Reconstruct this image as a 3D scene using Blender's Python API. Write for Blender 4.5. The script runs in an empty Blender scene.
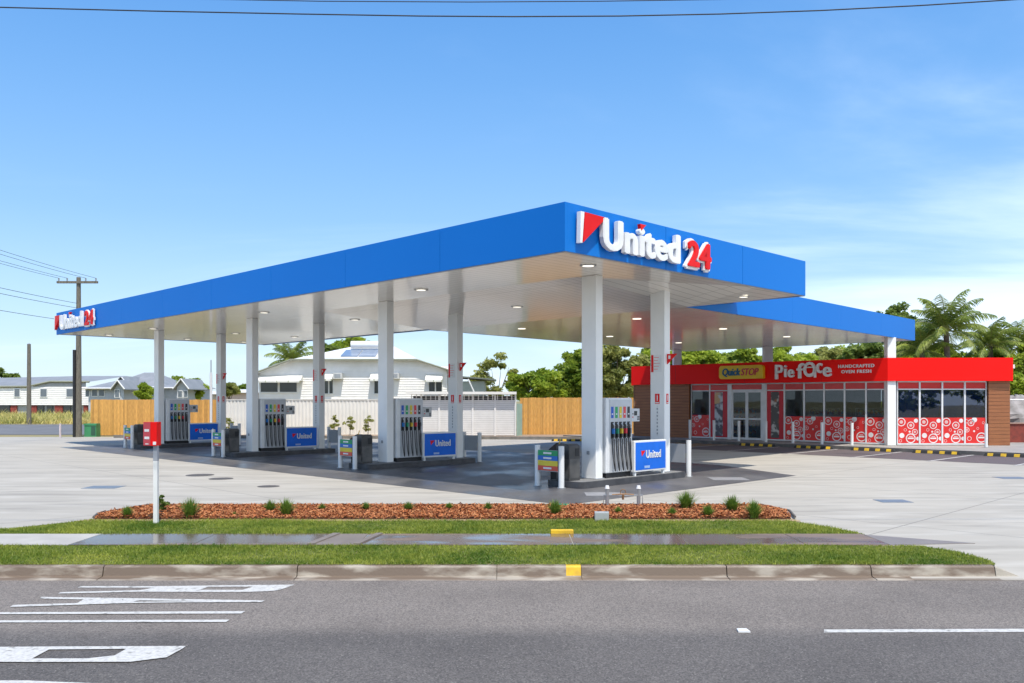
import bpy, math, random
import numpy as np
from mathutils import Vector, Matrix

R = math.radians
S2 = math.sqrt(2.0)
sc = bpy.context.scene
col = sc.collection

# ------------------------------------------------------------------ camera, sky, sun
SUN = Vector((0.148, -0.445, 1.0)).normalized()
cam = bpy.data.cameras.new("camera")
cam.lens = 29.95; cam.sensor_width = 36; cam.shift_y = 0.0571
cam.clip_start = 0.1; cam.clip_end = 3000
co = bpy.data.objects.new("camera", cam)
co.location = (0, 0, 2.0); co.rotation_euler = (R(90), 0, 0)
col.objects.link(co); sc.camera = co

w = bpy.data.worlds.new("World"); sc.world = w; w.use_nodes = True
nt = w.node_tree; nt.nodes.clear()
wo = nt.nodes.new("ShaderNodeOutputWorld"); bg = nt.nodes.new("ShaderNodeBackground")
sky = nt.nodes.new("ShaderNodeTexSky"); sky.sky_type = 'NISHITA'; sky.sun_disc = False
sky.sun_elevation = math.asin(SUN.z); sky.sun_rotation = math.atan2(SUN.x, SUN.y)
sky.air_density = 1.0; sky.dust_density = 0.6; sky.ozone_density = 2.0; sky.altitude = 0
hs = nt.nodes.new("ShaderNodeHueSaturation"); hs.inputs['Saturation'].default_value = 1.12; hs.inputs['Value'].default_value = 1.0
geo = nt.nodes.new("ShaderNodeTexCoord")
sep = nt.nodes.new("ShaderNodeSeparateXYZ")
def wmath(op, a, b=None, c=None):
    n = nt.nodes.new("ShaderNodeMath"); n.operation = op
    for i, v in enumerate((a, b, c)):
        if v is None: continue
        if isinstance(v, (int, float)): n.inputs[i].default_value = v
        else: nt.links.new(v, n.inputs[i])
    return n.outputs[0]
nt.links.new(geo.outputs['Generated'], sep.inputs[0])
zc = wmath('MAXIMUM', wmath('ADD', sep.outputs['Z'], 0.12), 0.05)
px_ = wmath('DIVIDE', sep.outputs['X'], zc); py_ = wmath('DIVIDE', sep.outputs['Y'], zc)
cmb = nt.nodes.new("ShaderNodeCombineXYZ")
nt.links.new(wmath('ADD', wmath('MULTIPLY', px_, 0.42), wmath('MULTIPLY', py_, 0.12)), cmb.inputs[0])
nt.links.new(wmath('MULTIPLY', py_, 0.9), cmb.inputs[1])
nz = nt.nodes.new("ShaderNodeTexNoise"); nz.inputs['Scale'].default_value = 0.9; nz.inputs['Detail'].default_value = 8
nz.inputs['Roughness'].default_value = 0.55; nz.inputs['Distortion'].default_value = 0.5
nt.links.new(cmb.outputs[0], nz.inputs['Vector'])
# the thin cloud in view lies mostly to the right and low
side = wmath('MULTIPLY_ADD', sep.outputs['X'], 0.55, 0.0)
low = wmath('MULTIPLY', sep.outputs['Z'], -0.40)
back = wmath('MULTIPLY', wmath('MAXIMUM', wmath('MULTIPLY', sep.outputs['Y'], -1.0), 0.0), 0.45)  # extra cloud behind the camera, out of view, added as fill light
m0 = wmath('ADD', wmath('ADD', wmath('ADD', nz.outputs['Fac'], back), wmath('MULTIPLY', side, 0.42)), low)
mr = nt.nodes.new("ShaderNodeMapRange"); mr.interpolation_type = 'SMOOTHSTEP'
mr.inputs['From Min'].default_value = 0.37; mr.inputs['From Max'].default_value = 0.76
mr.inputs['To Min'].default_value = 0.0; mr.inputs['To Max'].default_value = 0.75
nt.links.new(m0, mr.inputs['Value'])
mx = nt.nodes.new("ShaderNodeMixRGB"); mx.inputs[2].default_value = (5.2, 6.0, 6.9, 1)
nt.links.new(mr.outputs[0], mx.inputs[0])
nt.links.new(sky.outputs[0], hs.inputs['Color']); 
gr = nt.nodes.new("ShaderNodeValToRGB"); gr.color_ramp.interpolation = 'B_SPLINE'
EK = 1 / (0.148 * 2 ** 0.6) * 1.15
while len(gr.color_ramp.elements) < 5: gr.color_ramp.elements.new(0.5)
for el_, (p_, c_) in zip(gr.color_ramp.elements, ((0.0, (.64, .80, .93)), (0.07, (.54, .75, .95)), (0.20, (.27, .54, .92)), (0.42, (.09, .33, .80)), (1.0, (.05, .20, .56)))):
    el_.position = p_; el_.color = (c_[0], c_[1], c_[2], 1)
sm = nt.nodes.new("ShaderNodeVectorMath"); sm.operation = 'SCALE'; sm.inputs['Scale'].default_value = EK
nt.links.new(sep.outputs['Z'], gr.inputs[0]); nt.links.new(gr.outputs[0], sm.inputs[0])
sx = nt.nodes.new("ShaderNodeMixRGB"); sx.inputs[0].default_value = 0.8
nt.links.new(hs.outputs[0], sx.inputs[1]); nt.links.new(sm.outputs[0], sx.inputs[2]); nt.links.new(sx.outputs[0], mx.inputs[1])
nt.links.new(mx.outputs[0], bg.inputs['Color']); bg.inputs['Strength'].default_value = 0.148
nt.links.new(bg.outputs[0], wo.inputs[0])

sl = bpy.data.lights.new("sun", 'SUN'); sl.energy = 3.2; sl.angle = R(0.5); sl.color = (1.0, 0.93, 0.82)
so = bpy.data.objects.new("sun", sl); so.rotation_euler = SUN.to_track_quat('Z', 'Y').to_euler(); so.location = (0, 0, 60)
col.objects.link(so)

sc.view_settings.view_transform = 'Standard'; sc.view_settings.look = 'None'
sc.view_settings.exposure = 0.6; sc.view_settings.gamma = 1.0
sc.view_settings.use_curve_mapping = False
sc.render.engine = 'CYCLES'
sc.cycles.max_bounces = 8; sc.cycles.diffuse_bounces = 4; sc.cycles.glossy_bounces = 4
sc.cycles.transparent_max_bounces = 12; sc.cycles.sample_clamp_indirect = 6

# ------------------------------------------------------------------ materials
MATS = {}
def mat(name, c, rough=0.6, metal=0.0, c2=None, nscale=3.0, ndet=5, lo=0.35, hi=0.65, bump=0.0, bscale=40.0,
        spec=0.5, coat=0.0, emit=None, stretch=None, c3=None, n3=0.4, lo3=0.55, hi3=0.7, rough2=None):
    if name in MATS: return MATS[name]
    m = bpy.data.materials.new(name); m.use_nodes = True
    n = m.node_tree; b = n.nodes['Principled BSDF']; L = n.links
    b.inputs['Base Color'].default_value = (*c, 1); b.inputs['Roughness'].default_value = rough
    b.inputs['Metallic'].default_value = metal; b.inputs['Specular IOR Level'].default_value = spec
    b.inputs['Coat Weight'].default_value = coat; b.inputs['Coat Roughness'].default_value = 0.08
    tc = n.nodes.new('ShaderNodeTexCoord'); src = tc.outputs['Object']
    if stretch:
        mp = n.nodes.new('ShaderNodeMapping'); mp.inputs['Scale'].default_value = stretch
        if len(stretch) > 3: pass
        L.new(src, mp.inputs['Vector']); src = mp.outputs[0]
    out = None
    if c2 is None: c2 = tuple(min(1, x * 0.88) for x in c)
    t = n.nodes.new('ShaderNodeTexNoise'); t.inputs['Scale'].default_value = nscale; t.inputs['Detail'].default_value = ndet
    L.new(src, t.inputs['Vector'])
    r = n.nodes.new('ShaderNodeMapRange'); r.inputs['From Min'].default_value = lo; r.inputs['From Max'].default_value = hi
    L.new(t.outputs['Fac'], r.inputs['Value'])
    x = n.nodes.new('ShaderNodeMixRGB'); x.inputs[1].default_value = (*c, 1); x.inputs[2].default_value = (*c2, 1)
    L.new(r.outputs[0], x.inputs[0]); out = x.outputs[0]
    if c3 is not None:
        t3 = n.nodes.new('ShaderNodeTexNoise'); t3.inputs['Scale'].default_value = n3; t3.inputs['Detail'].default_value = 6
        L.new(src, t3.inputs['Vector'])
        r3 = n.nodes.new('ShaderNodeMapRange'); r3.inputs['From Min'].default_value = lo3; r3.inputs['From Max'].default_value = hi3
        L.new(t3.outputs['Fac'], r3.inputs['Value'])
        y = n.nodes.new('ShaderNodeMixRGB'); L.new(out, y.inputs[1]); y.inputs[2].default_value = (*c3, 1)
        L.new(r3.outputs[0], y.inputs[0]); out = y.outputs[0]
        if rough2 is not None:
            rr = n.nodes.new('ShaderNodeMapRange'); rr.inputs['To Min'].default_value = rough; rr.inputs['To Max'].default_value = rough2
            L.new(r3.outputs[0], rr.inputs['Value']); L.new(rr.outputs[0], b.inputs['Roughness'])
    L.new(out, b.inputs['Base Color'])
    if bump:
        tb = n.nodes.new('ShaderNodeTexNoise'); tb.inputs['Scale'].default_value = bscale; tb.inputs['Detail'].default_value = 4
        L.new(tc.outputs['Object'], tb.inputs['Vector'])
        bp = n.nodes.new('ShaderNodeBump'); bp.inputs['Strength'].default_value = bump; bp.inputs['Distance'].default_value = 0.02
        L.new(tb.outputs['Fac'], bp.inputs['Height']); L.new(bp.outputs[0], b.inputs['Normal'])
    if emit:
        b.inputs['Emission Color'].default_value = (*emit[0], 1); b.inputs['Emission Strength'].default_value = emit[1]
    MATS[name] = m
    return m

def mnode(n, op, a, b=None, c=None):
    k = n.nodes.new('ShaderNodeMath'); k.operation = op
    for i, v in enumerate((a, b, c)):
        if v is None: continue
        if isinstance(v, (int, float)): k.inputs[i].default_value = v
        else: n.links.new(v, k.inputs[i])
    return k.outputs[0]

def soffit_mat():
    m = mat('soffit_white', (0.90, 0.86, 0.80), rough=0.22, spec=1.0, c2=(0.86, 0.82, 0.76), nscale=0.8, coat=0.35)
    n = m.node_tree; L = n.links; b = n.nodes['Principled BSDF']
    tc = n.nodes.new('ShaderNodeTexCoord'); s = n.nodes.new('ShaderNodeSeparateXYZ'); L.new(tc.outputs['Object'], s.inputs[0])
    g = mnode(n, 'LESS_THAN', mnode(n, 'FRACT', mnode(n, 'MULTIPLY', s.outputs[0], 4.0)), 0.07)
    g2 = mnode(n, 'LESS_THAN', mnode(n, 'FRACT', mnode(n, 'ADD', mnode(n, 'DIVIDE', s.outputs[1], 3.4), 0.3)), 0.005)
    gg = mnode(n, 'MAXIMUM', g, g2)
    old = b.inputs['Base Color'].links[0].from_socket
    x = n.nodes.new('ShaderNodeMixRGB'); L.new(gg, x.inputs[0]); L.new(old, x.inputs[1]); x.inputs[2].default_value = (0.45, 0.42, 0.38, 1)
    L.new(x.outputs[0], b.inputs['Base Color'])
    # each pan sits at a slightly different tilt
    cell = n.nodes.new('ShaderNodeTexWhiteNoise'); cell.noise_dimensions = '1D'
    L.new(mnode(n, 'FLOOR', mnode(n, 'MULTIPLY', s.outputs[0], 4.0)), cell.inputs['W'])
    nz = n.nodes.new('ShaderNodeTexNoise'); nz.inputs['Scale'].default_value = 1.6; L.new(tc.outputs['Object'], nz.inputs['Vector'])
    hgt = mnode(n, 'ADD', mnode(n, 'MULTIPLY', nz.outputs['Fac'], 0.9), mnode(n, 'MULTIPLY', gg, -0.5))
    bp = n.nodes.new('ShaderNodeBump'); bp.inputs['Strength'].default_value = 0.25; bp.inputs['Distance'].default_value = 0.02
    L.new(hgt, bp.inputs['Height']); L.new(bp.outputs[0], b.inputs['Normal'])
    return m

def concrete_mat():
    m = mat('concrete', (0.44, 0.41, 0.355), rough=0.85, c2=(0.37, 0.345, 0.30), nscale=0.35, stretch=(0.5, 2.2, 1), ndet=9, lo=0.35, hi=0.68,
            bump=0.15, bscale=60, c3=(0.49, 0.465, 0.415), n3=1.1, lo3=0.5, hi3=0.75)
    n = m.node_tree; L = n.links; b = n.nodes['Principled BSDF']
    tc = n.nodes.new('ShaderNodeTexCoord'); s = n.nodes.new('ShaderNodeSeparateXYZ'); L.new(tc.outputs['Object'], s.inputs[0])
    a = mnode(n, 'MULTIPLY', mnode(n, 'SUBTRACT', s.outputs[0], s.outputs[1]), 1 / (S2 * 5.2))
    c = mnode(n, 'MULTIPLY', mnode(n, 'ADD', s.outputs[0], s.outputs[1]), 1 / (S2 * 5.2))
    j = mnode(n, 'MAXIMUM', mnode(n, 'LESS_THAN', mnode(n, 'FRACT', a), 0.005), mnode(n, 'LESS_THAN', mnode(n, 'FRACT', mnode(n, 'ADD', c, 0.31)), 0.005))
    # broom streaks and tyre-worn stains
    nz = n.nodes.new('ShaderNodeTexNoise'); nz.inputs['Scale'].default_value = 1.3; nz.inputs['Detail'].default_value = 9; nz.inputs['Roughness'].default_value = 0.65
    mp = n.nodes.new('ShaderNodeMapping'); mp.inputs['Scale'].default_value = (0.25, 1.8, 1); mp.inputs['Rotation'].default_value = (0, 0, 0.12)
    L.new(tc.outputs['Object'], mp.inputs['Vector']); L.new(mp.outputs[0], nz.inputs['Vector'])
    st = n.nodes.new('ShaderNodeMapRange'); st.inputs['From Min'].default_value = 0.52; st.inputs['From Max'].default_value = 0.72
    st.inputs['To Max'].default_value = 0.8; L.new(nz.outputs['Fac'], st.inputs['Value'])
    old = b.inputs['Base Color'].links[0].from_socket
    y = n.nodes.new('ShaderNodeMixRGB'); L.new(st.outputs[0], y.inputs[0]); L.new(old, y.inputs[1]); y.inputs[2].default_value = (0.235, 0.22, 0.195, 1)
    x = n.nodes.new('ShaderNodeMixRGB'); L.new(mnode(n, 'MULTIPLY', j, 0.85), x.inputs[0]); L.new(y.outputs[0], x.inputs[1]); x.inputs[2].default_value = (0.2, 0.19, 0.17, 1)
    L.new(x.outputs[0], b.inputs['Base Color'])
    return m

def cells_mat(name, c, c2, axis, period, rough=0.6, amp=0.5, nscale=6, stretch=(1, 1, 1)):
    """painted or sawn boards: a random tone per board along one object axis, with grain"""
    m = mat(name, c, rough=rough, c2=c2, nscale=nscale, stretch=stretch, bump=0.1, bscale=30)
    n = m.node_tree; L = n.links; b = n.nodes['Principled BSDF']
    tc = n.nodes.new('ShaderNodeTexCoord'); s = n.nodes.new('ShaderNodeSeparateXYZ'); L.new(tc.outputs['Object'], s.inputs[0])
    cell = n.nodes.new('ShaderNodeTexWhiteNoise'); cell.noise_dimensions = '1D'
    L.new(mnode(n, 'FLOOR', mnode(n, 'DIVIDE', s.outputs[axis], period)), cell.inputs['W'])
    old = b.inputs['Base Color'].links[0].from_socket
    x = n.nodes.new('ShaderNodeMixRGB'); x.blend_type = 'MULTIPLY'; x.inputs[0].default_value = 1
    r = n.nodes.new('ShaderNodeMapRange'); r.inputs['To Min'].default_value = 1 - amp; r.inputs['To Max'].default_value = 1.0
    L.new(cell.outputs['Value'], r.inputs['Value'])
    L.new(old, x.inputs[1]); L.new(r.outputs[0], x.inputs[2]); L.new(x.outputs[0], b.inputs['Base Color'])
    return m

def leaf_mat(name, dark, light, scale=0.5, trans=0.3):
    if name in MATS: return MATS[name]
    m = bpy.data.materials.new(name); m.use_nodes = True; n = m.node_tree; L = n.links; n.nodes.clear()
    o = n.nodes.new('ShaderNodeOutputMaterial'); d = n.nodes.new('ShaderNodeBsdfPrincipled'); t = n.nodes.new('ShaderNodeBsdfTranslucent')
    d.inputs['Roughness'].default_value = 0.5; d.inputs['Specular IOR Level'].default_value = 0.35
    tc = n.nodes.new('ShaderNodeTexCoord'); nz = n.nodes.new('ShaderNodeTexNoise'); nz.inputs['Scale'].default_value = scale
    nz.inputs['Detail'].default_value = 2; L.new(tc.outputs['Object'], nz.inputs['Vector'])
    nf = n.nodes.new('ShaderNodeTexNoise'); nf.inputs['Scale'].default_value = scale * 14; L.new(tc.outputs['Object'], nf.inputs['Vector'])
    f = mnode(n, 'ADD', mnode(n, 'MULTIPLY', nz.outputs['Fac'], 0.55), mnode(n, 'MULTIPLY', nf.outputs['Fac'], 0.45))
    r = n.nodes.new('ShaderNodeMapRange'); r.inputs['From Min'].default_value = 0.36; r.inputs['From Max'].default_value = 0.64; L.new(f, r.inputs['Value'])
    x = n.nodes.new('ShaderNodeMixRGB'); x.inputs[1].default_value = (*dark, 1); x.inputs[2].default_value = (*light, 1); L.new(r.outputs[0], x.inputs[0])
    L.new(x.outputs[0], d.inputs['Base Color']); L.new(x.outputs[0], t.inputs['Color'])
    mm = n.nodes.new('ShaderNodeMixShader'); mm.inputs[0].default_value = trans
    L.new(d.outputs[0], mm.inputs[1]); L.new(t.outputs[0], mm.inputs[2]); L.new(mm.outputs[0], o.inputs[0])
    MATS[name] = m; return m

def glass_mat(name, tint, clear):
    m = bpy.data.materials.new(name); m.use_nodes = True; n = m.node_tree; L = n.links; n.nodes.clear()
    o = n.nodes.new('ShaderNodeOutputMaterial'); tr = n.nodes.new('ShaderNodeBsdfTransparent'); tr.inputs[0].default_value = (*tint, 1)
    g = n.nodes.new('ShaderNodeBsdfGlossy'); g.inputs['Roughness'].default_value = 0.015; g.inputs[0].default_value = (0.95, 0.97, 1, 1)
    tc = n.nodes.new('ShaderNodeTexCoord'); nz = n.nodes.new('ShaderNodeTexNoise'); nz.inputs['Scale'].default_value = 0.9; L.new(tc.outputs['Object'], nz.inputs['Vector'])
    bp = n.nodes.new('ShaderNodeBump'); bp.inputs['Strength'].default_value = 0.04; bp.inputs['Distance'].default_value = 0.02
    L.new(nz.outputs['Fac'], bp.inputs['Height']); L.new(bp.outputs[0], g.inputs['Normal'])
    fr = n.nodes.new('ShaderNodeFresnel'); fr.inputs['IOR'].default_value = 1.5
    f = mnode(n, 'ADD', fr.outputs[0], clear)
    mm = n.nodes.new('ShaderNodeMixShader'); L.new(f, mm.inputs[0]); L.new(tr.outputs[0], mm.inputs[1]); L.new(g.outputs[0], mm.inputs[2])
    L.new(mm.outputs[0], o.inputs[0]); MATS[name] = m; return m

BLUE = mat('fascia_blue', (0.003, 0.175, 0.62), rough=0.5, c2=(0.003, 0.168, 0.60), nscale=0.25, spec=0.2)
SIGNBLUE = mat('sign_blue', (0.006, 0.15, 0.72), rough=0.4, spec=.25)
WHITE = mat('paint_white', (0.80, 0.80, 0.79), rough=0.4, c2=(0.74, 0.74, 0.73), nscale=2)
COLW = mat('column_white', (0.86, 0.86, 0.85), rough=0.38, c2=(0.80, 0.80, 0.79), nscale=1.5, lo=0.4, hi=0.8)
LETTER = mat('letter_white', (0.86, 0.86, 0.86), rough=0.35)
RED = mat('sign_red', (0.80, 0.008, 0.008), rough=0.45, spec=0.2)
SHOPRED = mat('shop_red', (0.95, 0.010, 0.008), rough=0.45, c2=(0.90, 0.008, 0.006), nscale=0.4, spec=0.15)
BLACK = mat('black_rubber', (0.015, 0.015, 0.017), rough=0.5)
DKGREY = mat('dark_steel', (0.09, 0.085, 0.085), rough=0.4, metal=0.3, c2=(0.05, 0.05, 0.05), nscale=4)
GREY = mat('grey_metal', (0.38, 0.40, 0.42), rough=0.45, metal=0.3)
STEEL = mat('galvanised', (0.45, 0.46, 0.48), rough=0.4, metal=0.7)
LIGHT = mat('downlight_lens', (0.95, 0.92, 0.85), rough=0.4, emit=((1.0, 0.93, 0.78), 1.0))
SOFFIT = soffit_mat()
CONC = concrete_mat()
KERBC = mat('kerb_concrete', (0.42, 0.38, 0.32), rough=0.85, c2=(0.34, 0.31, 0.26), nscale=3, bump=0.3, bscale=50)
YEL = mat('kerb_yellow', (0.80, 0.50, 0.02), rough=0.6, c2=(0.62, 0.38, 0.03), nscale=9, bump=0.1)
GLASS = glass_mat('window_glass', (0.70, 0.75, 0.77), 0.0)
GLASSB = glass_mat('tinted_glass', (0.45, 0.55, 0.75), 0.03)
DKWIN = mat('dark_window', (0.03, 0.035, 0.04), rough=0.12, spec=0.9)
TIMBER = cells_mat('fence_timber', (0.86, 0.47, 0.12), (0.66, 0.33, 0.085), 0, 0.1, rough=0.75, amp=0.32, nscale=5, stretch=(6, 6, 0.8))
WHFENCE = mat('white_sheet', (0.84, 0.82, 0.77), rough=0.55, c2=(0.78, 0.76, 0.71), nscale=1.4)
BOARD = mat('weatherboard', (0.88, 0.86, 0.83), rough=0.6, c2=(0.82, 0.80, 0.77), nscale=2)
CLAD = mat('brown_cladding', (0.36, 0.135, 0.05), rough=0.55, c2=(0.27, 0.10, 0.04), nscale=3, stretch=(0.6, 0.6, 9), bump=0.1)
TINROOF = mat('tin_roof', (0.27, 0.28, 0.30), rough=0.6, metal=0.0, c2=(0.22, 0.235, 0.25), nscale=1)
WROOF = mat('white_roof', (0.74, 0.74, 0.72), rough=0.5, c2=(0.66, 0.66, 0.64), nscale=1)
BARK = mat('bark', (0.16, 0.12, 0.085), rough=0.9, c2=(0.08, 0.06, 0.045), nscale=6, bump=0.6, bscale=20)
POLEW = mat('pole_wood', (0.20, 0.18, 0.14), rough=0.9, c2=(0.11, 0.10, 0.08), nscale=8, stretch=(6, 6, 0.6), bump=0.4)
LEAFA = leaf_mat('leaf_mid', (0.12, 0.21, 0.025), (0.52, 0.60, 0.08), 0.35, 0.52)
LEAFB = leaf_mat('leaf_bright', (0.17, 0.27, 0.025), (0.58, 0.66, 0.08), 0.35, 0.52)
LEAFC = leaf_mat('leaf_dark', (0.07, 0.13, 0.025), (0.30, 0.38, 0.08), 0.35, 0.45)
LEAFD = leaf_mat('leaf_olive', (0.20, 0.23, 0.06), (0.54, 0.54, 0.16), 0.35, 0.5)
PALML = leaf_mat('palm_leaf', (0.045, 0.10, 0.02), (0.34, 0.40, 0.07), 0.6)
GRASSM = leaf_mat('grass_blade', (0.09, 0.18, 0.015), (0.42, 0.45, 0.07), 0.8, 0.4)
TUSS = leaf_mat('tussock_leaf', (0.07, 0.15, 0.02), (0.26, 0.38, 0.06), 2.0, 0.3)
CHIP = mat('bark_chip', (0.50, 0.16, 0.05), rough=0.9, c2=(0.16, 0.05, 0.02), nscale=14, ndet=2, c3=(0.58, 0.27, 0.11), n3=23, lo3=0.5, hi3=0.62)

# ------------------------------------------------------------------ helpers
def tag(o, label=None, cat=None, group=None, kind=None):
    if label: o['label'] = label
    if cat: o['category'] = cat
    if group: o['group'] = group
    if kind: o['kind'] = kind
    return o

def root(name, loc=(0, 0, 0), rz=0, label=None, cat=None, group=None):
    o = bpy.data.objects.new(name, None); o.location = loc; o.rotation_euler = (0, 0, rz); o.empty_display_size = 0.3
    col.objects.link(o)
    o['_m'] = 0
    del o['_m']
    return tag(o, label, cat, group)

def rmat(o):
    while o.parent: o = o.parent
    return Matrix.Translation(o.location) @ o.rotation_euler.to_matrix().to_4x4()

class MB:
    def __init__(s): s.v = []; s.f = []; s.m = []; s.mats = []; s.sm = []
    def mi(s, m):
        if m not in s.mats: s.mats.append(m)
        return s.mats.index(m)
    def add(s, verts, faces, m, smooth=False):
        o = len(s.v); s.v += [tuple(p) for p in verts]; k = s.mi(m)
        for f in faces: s.f.append([i + o for i in f]); s.m.append(k); s.sm.append(smooth)
    def box(s, x0, x1, y0, y1, z0, z1, m, T=None):
        P = [(x, y, z) for z in (z0, z1) for y in (y0, y1) for x in (x0, x1)]
        if T: P = [T(*p) for p in P]
        F = [(0, 2, 3, 1), (4, 5, 7, 6), (0, 1, 5, 4), (2, 6, 7, 3), (0, 4, 6, 2), (1, 3, 7, 5)]
        s.add(P, F, m)
    def quad(s, a, b, c, d, m): s.add([a, b, c, d], [(0, 1, 2, 3)], m)
    def poly(s, pts, m): s.add(pts, [tuple(range(len(pts)))], m)
    def prism(s, pts, z0, z1, m, T=None):
        n = len(pts); P = [(x, y, z0) for x, y in pts] + [(x, y, z1) for x, y in pts]
        if T: P = [T(*p) for p in P]
        F = [tuple(range(n))[::-1], tuple(range(n, 2 * n))] + [(i, (i + 1) % n, (i + 1) % n + n, i + n) for i in range(n)]
        s.add(P, F, m)
    def cyl(s, p0, p1, r0, r1, m, n=12, cap=True, smooth=True):
        p0 = Vector(p0); p1 = Vector(p1); d = (p1 - p0).normalized()
        a = d.orthogonal().normalized(); b = d.cross(a)
        P = []
        for p, r in ((p0, r0), (p1, r1)):
            for i in range(n):
                t = 2 * math.pi * i / n; P.append(p + (a * math.cos(t) + b * math.sin(t)) * r)
        s.add(P, [(i, (i + 1) % n, (i + 1) % n + n, i + n) for i in range(n)], m, smooth)
        if cap:
            s.add(P, [tuple(range(n))[::-1], tuple(range(n, 2 * n))], m)
    def tube(s, pts, r, m, n=6):
        pts = [Vector(p) for p in pts]; rr = r if isinstance(r, (list, tuple)) else [r] * len(pts)
        P = []; up = Vector((0.13, 0.21, 1)).normalized()
        for i, p in enumerate(pts):
            d = (pts[min(i + 1, len(pts) - 1)] - pts[max(i - 1, 0)]).normalized()
            a = d.cross(up)
            if a.length < 0.05: a = d.cross(Vector((1, 0, 0)))
            a.normalize(); b = d.cross(a)
            for k in range(n):
                t = 2 * math.pi * k / n; P.append(p + (a * math.cos(t) + b * math.sin(t)) * rr[i])
        F = [(i * n + k, i * n + (k + 1) % n, (i + 1) * n + (k + 1) % n, (i + 1) * n + k) for i in range(len(pts) - 1) for k in range(n)]
        s.add(P, F, m, True)
        s.add([P[k] for k in range(n)], [tuple(range(n))[::-1]], m); s.add([P[-n + k] for k in range(n)], [tuple(range(n))], m)
    def build(s, name, parent=None, loc=None, world=False):
        me = bpy.data.meshes.new(name)
        v = s.v
        if parent is not None and world:
            inv = rmat(parent).inverted(); v = [tuple(inv @ Vector(p)) for p in v]
        elif parent is None and loc is not None:
            v = [(p[0] - loc[0], p[1] - loc[1], p[2] - loc[2]) for p in v]
        me.from_pydata(v, [], s.f); me.update()
        for m in s.mats: me.materials.append(m)
        me.polygons.foreach_set('material_index', s.m); me.polygons.foreach_set('use_smooth', s.sm)
        o = bpy.data.objects.new(name, me); col.objects.link(o)
        if parent is not None: o.parent = parent
        elif loc is not None: o.location = loc
        return o

def bevel(o, wdt=0.01, seg=2):
    b = o.modifiers.new('bevel', 'BEVEL'); b.width = wdt; b.segments = seg; b.limit_method = 'ANGLE'; return o

def np_mesh(name, V, per, m, parent=None, loc=(0, 0, 0), kindloc=True):
    """V: (n*per,3) array, each `per` consecutive verts one face"""
    me = bpy.data.meshes.new(name); nv = len(V); nf = nv // per
    me.vertices.add(nv); me.vertices.foreach_set('co', np.ascontiguousarray(V, dtype=np.float32).ravel())
    me.loops.add(nv); me.loops.foreach_set('vertex_index', np.arange(nv, dtype=np.int32))
    me.polygons.add(nf); me.polygons.foreach_set('loop_start', np.arange(0, nv, per, dtype=np.int32))
    me.polygons.foreach_set('loop_total', np.full(nf, per, dtype=np.int32))
    me.update(calc_edges=True); me.materials.append(m)
    o = bpy.data.objects.new(name, me); col.objects.link(o)
    if parent is not None: o.parent = parent
    else: o.location = loc
    return o

def copy_tree(o, parent=None):
    c = o.copy(); col.objects.link(c); c.parent = parent
    for ch in list(o.children): copy_tree(ch, c)
    return c

def text_geo(s, offset=0.0, shear=0.0, ext=0.1, spacing=1.0):
    cu = bpy.data.curves.new('t', 'FONT'); cu.body = s; cu.size = 1.0; cu.extrude = ext; cu.offset = offset; cu.shear = shear
    cu.space_character = spacing; cu.resolution_u = 4
    o = bpy.data.objects.new('t', cu); col.objects.link(o)
    dg = bpy.context.evaluated_depsgraph_get(); me = bpy.data.meshes.new_from_object(o.evaluated_get(dg))
    V = [tuple(v.co) for v in me.vertices]; F = [tuple(p.vertices) for p in me.polygons]
    bpy.data.objects.remove(o); bpy.data.meshes.remove(me)
    return V, F

def add_text(mb, s, m, fn, u0, u1, z0, z1, d0, d1, offset=0.0, shear=0.0, spacing=1.0, bold=0.0):
    """letters filling u0..u1 x z0..z1, from depth d0 to d1, mapped to space by fn(u, d, z)"""
    V, F = text_geo(s, offset, shear, 0.1, spacing)
    xs = [v[0] for v in V]; ys = [v[1] for v in V]; x0, x1, y0, y1 = min(xs), max(xs), min(ys), max(ys)
    zs = [v[2] for v in V]; w0, w1 = min(zs), max(zs)
    bz = bold * .5
    for i, (sx_, sz_) in enumerate(((-bold, 0), (bold, 0), (0, bz), (0, -bz), (0, 0)) if bold else ((0, 0),)):
        P = [fn(u0 + bold + sx_ + (v[0] - x0) / (x1 - x0) * (u1 - u0 - 2 * bold), d0 + (v[2] - w0) / (w1 - w0) * (d1 - d0) + .0012 * i, z0 + bz + sz_ + (v[1] - y0) / (y1 - y0) * (z1 - z0 - 2 * bz)) for v in V]
        mb.add(P, F, m)

def tri_logo(mb, fn, u0, zt, wd, ht, d0, d1, flipx=False):
    """white and red corner triangle: white sliver on the near side, red face"""
    def pr(pts, m, a, b):
        n = len(pts); P = [fn(u, a, z) for u, z in pts] + [fn(u, b, z) for u, z in pts]
        mb.add(P, [tuple(range(n, 2 * n)), tuple(range(n))[::-1]] + [(i, (i + 1) % n, (i + 1) % n + n, i + n) for i in range(n)], m)
    pr([(u0, zt), (u0 + 0.14 * wd, zt), (u0 + 0.06 * wd, zt - ht), (u0 - 0.02 * wd, zt - ht)], LETTER, d0, d1)
    pr([(u0 + 0.17 * wd, zt), (u0 + wd, zt - 0.02 * ht), (u0 + 0.10 * wd, zt - 0.97 * ht)], RED, d0, d1)

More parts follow.
